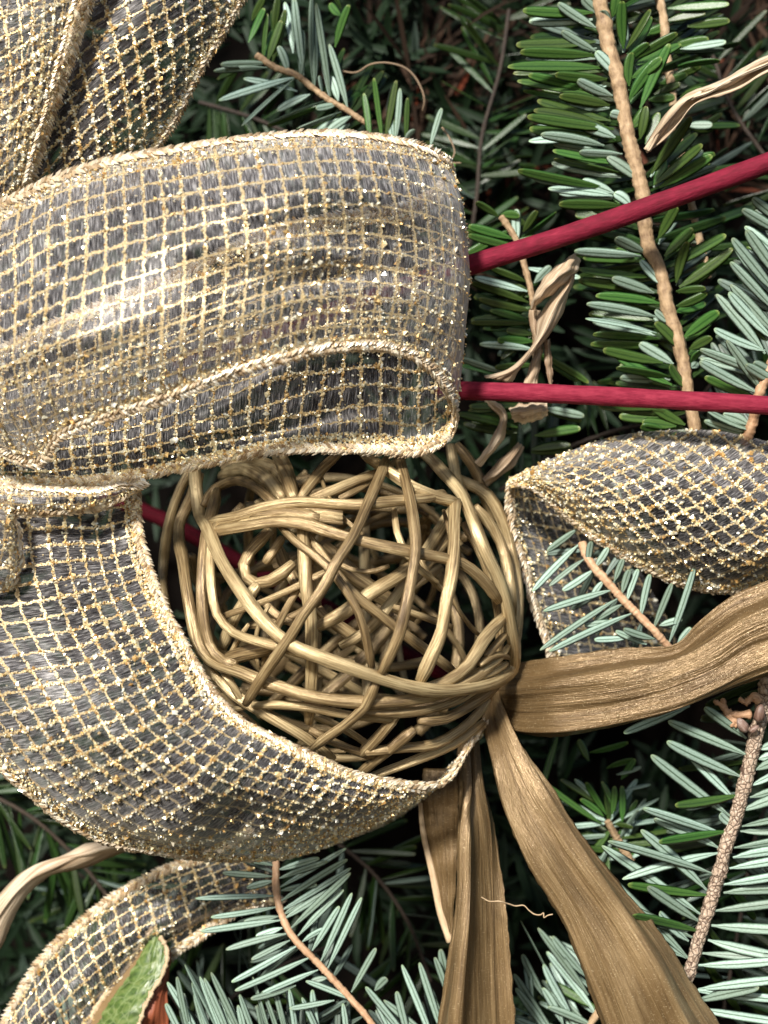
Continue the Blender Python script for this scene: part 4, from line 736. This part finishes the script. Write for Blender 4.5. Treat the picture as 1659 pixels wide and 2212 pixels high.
# F: pale sprig at the bottom middle
f6 = T(331.8, 1824.8, .32)
branch("pale mint fir sprig with an orange twig at the bottom middle under the lower loop", [(*f6(x, y), h) for x, y, h in ((835, -60, -.9), (832, 60, -.6), (828, 130, -.4), (825, 250, -.3), (840, 380, -.2), (880, 510, -.1), (940, 620, 0), (1030, 720, 0), (1130, 820, 0), (1230, 930, 0), (1340, 1050, 0), (1430, 1150, 0), (1500, 1250, 0))], Q(f6, [(800, 215, 465, 190), (810, 245, 630, 295), (825, 345, 285, 360), (830, 420, 385, 490), (855, 510, 318, 585), (840, 485, 610, 520), (870, 560, 690, 620), (895, 600, 488, 705), (920, 645, 660, 775), (965, 685, 525, 925), (1065, 755, 548, 985), (1110, 845, 720, 1010), (1345, 1050, 1030, 920), (1170, 900, 1060, 920), (960, 950, 655, 1040), (845, 290, 1295, 25), (845, 390, 1315, 90), (850, 450, 1330, 160), (920, 570, 1330, 190), (975, 615, 1285, 300), (1005, 655, 1160, 560), (1070, 715, 1255, 415), (1130, 785, 1335, 335), (1175, 835, 1405, 355), (1335, 995, 1512, 695), (840, 170, 1120, 90), (820, 145, 430, 70), (860, 310, 1110, 265), (880, 470, 1050, 340), (840, 230, 1180, 110), (880, 500, 1200, 300), (1220, 1050, 915, 1110)], True), .075, .155, 1, .2, 'orangetwig', (.1, .5), fill=14, flen=(80, 130), fang=(95, 125), fdh=(-1.1, -.4), fwid=.15)
# G, H: needles rising from twigs below the picture
h6 = T(729.9, 1957.5, .32)
branch("row of pale mint fir needles rising along the bottom edge right of the green leaf", [(330, 2330, -.2), (450, 2300, -.2), (560, 2290, -.2), (700, 2300, -.2), (780, 2330, -.2)], [(*f6(c, d), *f6(a, b), True) for a, b, c, d in [(95, 930, 330, 1340), (160, 880, 250, 1330), (220, 805, 470, 1330), (250, 930, 420, 1340), (345, 910, 530, 1340), (390, 870, 620, 1360), (580, 1010, 720, 1400), (655, 905, 820, 1400), (735, 990, 880, 1400), (800, 915, 920, 1400), (570, 1095, 640, 1400), (925, 985, 975, 1400), (1070, 975, 1130, 1400), (1015, 1035, 1160, 1400), (1280, 1075, 1310, 1400), (85, 1060, 220, 1350), (280, 1000, 370, 1340), (500, 1030, 620, 1380), (460, 1000, 560, 1360), (310, 900, 480, 1330), (190, 980, 270, 1320), (700, 1080, 770, 1400), (860, 1080, 930, 1400)]], .09, .16, 1, .4, dh=(.1, .5), fill=26, flen=(100, 170), fang=(60, 120), fdh=(-1.2, -.3), fside=(-1,))
branch("fine silvery needles between the ribbon tail and the green leaf's left rim", [(60, 2330, -1.6), (160, 2320, -1.6), (260, 2330, -1.6)], [(150 + 9 * i, 2300, 118 + 12 * i + 4 * (i % 3), 2150 - 4 * i, True) for i in range(10)], .06, .1, 1, .3, dh=(0, .2))
branch("grey-green fir needles left of the upright husk strip at the bottom edge", [(840, 2320, -.5), (920, 2290, -.5), (1000, 2280, -.6)], [(*h6(c, d), *h6(a, b), True) for a, b, c, d in [(440, 400, 660, 960), (550, 380, 720, 900), (190, 525, 520, 960), (400, 560, 480, 900), (320, 635, 660, 940), (690, 285, 780, 600), (655, 345, 760, 640), (340, 475, 250, 570), (600, 560, 720, 820), (260, 640, 420, 960)]], .08, .2, .9, .35, dh=(.1, .5), fill=16, flen=(110, 170), fang=(60, 110), fdh=(-1.3, -.3), fside=(-1,))
branch("dim grey-green fir needles between the upright and the slanting husk strips", [(1180, 2330, -1.4), (1270, 2220, -1.4), (1330, 2120, -1.5), (1370, 2040, -1.6)], [(*h6(c, d), *h6(a, b), True) for a, b, c, d in [(1245, 90, 1560, 720), (1350, 160, 1690, 600), (1190, 450, 1480, 900), (1380, 390, 1580, 740), (1420, 690, 1720, 810), (1260, 370, 1310, 680), (1200, 760, 1500, 900), (1200, 560, 1460, 920), (1440, 200, 1680, 480), (1240, 320, 1400, 620), (1380, 560, 1520, 800)]], .08, .21, .9, .4, dh=(.1, .6), fill=26, flen=(110, 180), fang=(60, 110), fdh=(-1.2, 0), fside=(-1,))
# shaded sprig between the husks
g5 = T(1061.7, 1559.4, .2)
branch("shaded dark green fir tip with small bud, right beside the slanting husk", [(*g5(1500, 1500), -2.4), (*g5(1350, 1250), -2.2), (*g5(1250, 1070), -2.0)], Q(g5, [(720, 150, 560, 670), (1190, 1100, 590, 680), (1260, 1420, 1230, 1860)], False) + Q(g5, [(1210, 1020, 960, 840), (1190, 900, 900, 630), (1210, 920, 750, 620), (1340, 960, 1200, 650), (1410, 1080, 1420, 700), (1330, 1110, 1530, 1120), (1240, 1000, 1020, 640), (1300, 1000, 1330, 700), (1050, 420, 940, 190), (1400, 620, 1550, 400), (1350, 570, 1630, 510), (1440, 740, 1720, 690), (1240, 500, 1540, 390), (1060, 330, 1480, 230)], None), .08, .17, .35, .5, dh=(0, .5), fill=30, flen=(70, 130), fang=(20, 120), fdh=(-1, .4), fpale=.3)
# dim branches filling the gaps
random.seed(21)
for lab, tw, kw in (
    ("dark blurred fir branch at the left edge below the bow", [(-80, 1690, -3.2), (60, 1760, -3.2), (180, 1870, -3.4), (270, 1990, -3.6)], dict(fill=85, flen=(130, 210), fang=(25, 65))),
    ("dim fir branch in the hollow right of the bow's rear loop", [(430, 220, -3.2), (560, 260, -3.2), (700, 330, -3.3), (840, 420, -3.5)], dict(fill=60, flen=(100, 160), fang=(40, 80))),
    ("dim fir branch in the dark hollow left of the bright branch", [(1010, 560, -3.4), (1030, 420, -3.3), (1040, 300, -3.4), (1080, 150, -3.6), (1100, 20, -3.8)], dict(fill=80, flen=(100, 160), fang=(40, 85))),
    ("dim fir branch below the lower red stem, behind the scraps of dry leaf", [(1080, 1060, -2.6), (1200, 980, -2.5), (1330, 930, -2.4), (1480, 900, -2.3), (1600, 860, -2.3)], dict(fill=95, flen=(110, 170), fang=(45, 95))),
    ("dim fir branch behind the ribbon loop at the right edge", [(1750, 560, -2.4), (1640, 700, -2.4), (1560, 800, -2.5), (1480, 900, -2.7)], dict(fill=70, flen=(120, 180), fang=(35, 75), fpale=.6)),
    ("dim fir branch low between the pale sprig and the upright husk", [(700, 1800, -3.4), (800, 1880, -3.3), (880, 1990, -3.3), (930, 2120, -3.3)], dict(fill=80, flen=(110, 190), fang=(30, 75), fpale=.35)),
    ("dim fir branch behind the silver branch at the right edge", [(1720, 1600, -2.2), (1640, 1780, -2.2), (1600, 1980, -2.3), (1560, 2200, -2.3)], dict(fill=90, flen=(120, 190), fang=(45, 90), fpale=.7)),
    ("dark fir branch behind the ribbon tail at the bottom left", [(430, 2240, -5.2), (330, 2080, -5.4), (260, 1960, -5.6), (160, 1880, -5.8)], dict(fill=60, flen=(120, 190), fang=(30, 75), fpale=.5)),
    ("dim fir branch at the bottom middle behind the pale sprig", [(420, 2230, -2.6), (520, 2140, -2.6), (620, 2080, -2.7), (720, 2040, -2.8)], dict(fill=55, flen=(110, 170), fang=(40, 90), fpale=.7)),
    ("dim olive fir branch at the right edge above the upper red stem", [(1720, 420, -2.2), (1640, 320, -2.3), (1580, 230, -2.4), (1540, 120, -2.6)], dict(fill=60, flen=(110, 160), fang=(40, 85), fpale=.3)),
):
    kw['fill'] = int(kw['fill'] * .55); tw = [(a, b, h - 2.4) for a, b, h in tw]
    branch(lab, tw, (), .045, .19, kw.pop('fpale', .2) * .6, .7, 'darktwig', fdh=(-.9, .6), shade=True, **kw)
# ---------------------------------------------------------------- deep foliage (nobody could count it)
def deep(name, nb, hr, lab, mat, umin=-500, umax=2160, vmin=-560, vmax=2780, per=46, wn=.0011, ln=(.011, .019)):
    V, F, U, o = [], [], [], 0
    prof = [(0, .4), (.3, 1), (.75, 1), (1, .25)]
    for _ in range(nb):
        c = np.array(P(R.uniform(umin, umax), R.uniform(vmin, vmax), R.uniform(*hr))); d = R.normal(size=3) * np.array([1, .35, 1]); d /= np.linalg.norm(d)
        for k in range(per):
            b = c + d * R.uniform(-.035, .035); a = R.normal(size=3) * np.array([1, .6, 1]); a = a / np.linalg.norm(a) + d * .7; a /= np.linalg.norm(a); L = R.uniform(*ln)
            s_ = np.cross(a, [R.normal() * .5, -1, R.normal() * .5]); s_ /= np.linalg.norm(s_); nn = np.cross(a, s_); bend = R.normal() * .12
            for y, w_ in prof:
                q = b + a * L * y + nn * bend * L * y * y
                V += [q - s_ * wn * w_, q + nn * wn * .35 * w_, q + s_ * wn * w_]; U += [(0, y), (.5, y), (1, y)]
            for r_ in range(3):
                for x in range(2): F.append((o + r_ * 3 + x, o + r_ * 3 + x + 1, o + r_ * 3 + x + 4, o + r_ * 3 + x + 3))
            o += 12
    ob = part(name, (np.array(V), np.array(F), M[mat], True, np.array(U)), None, lab); ob['kind'] = 'stuff'; ob['category'] = "foliage"; return ob
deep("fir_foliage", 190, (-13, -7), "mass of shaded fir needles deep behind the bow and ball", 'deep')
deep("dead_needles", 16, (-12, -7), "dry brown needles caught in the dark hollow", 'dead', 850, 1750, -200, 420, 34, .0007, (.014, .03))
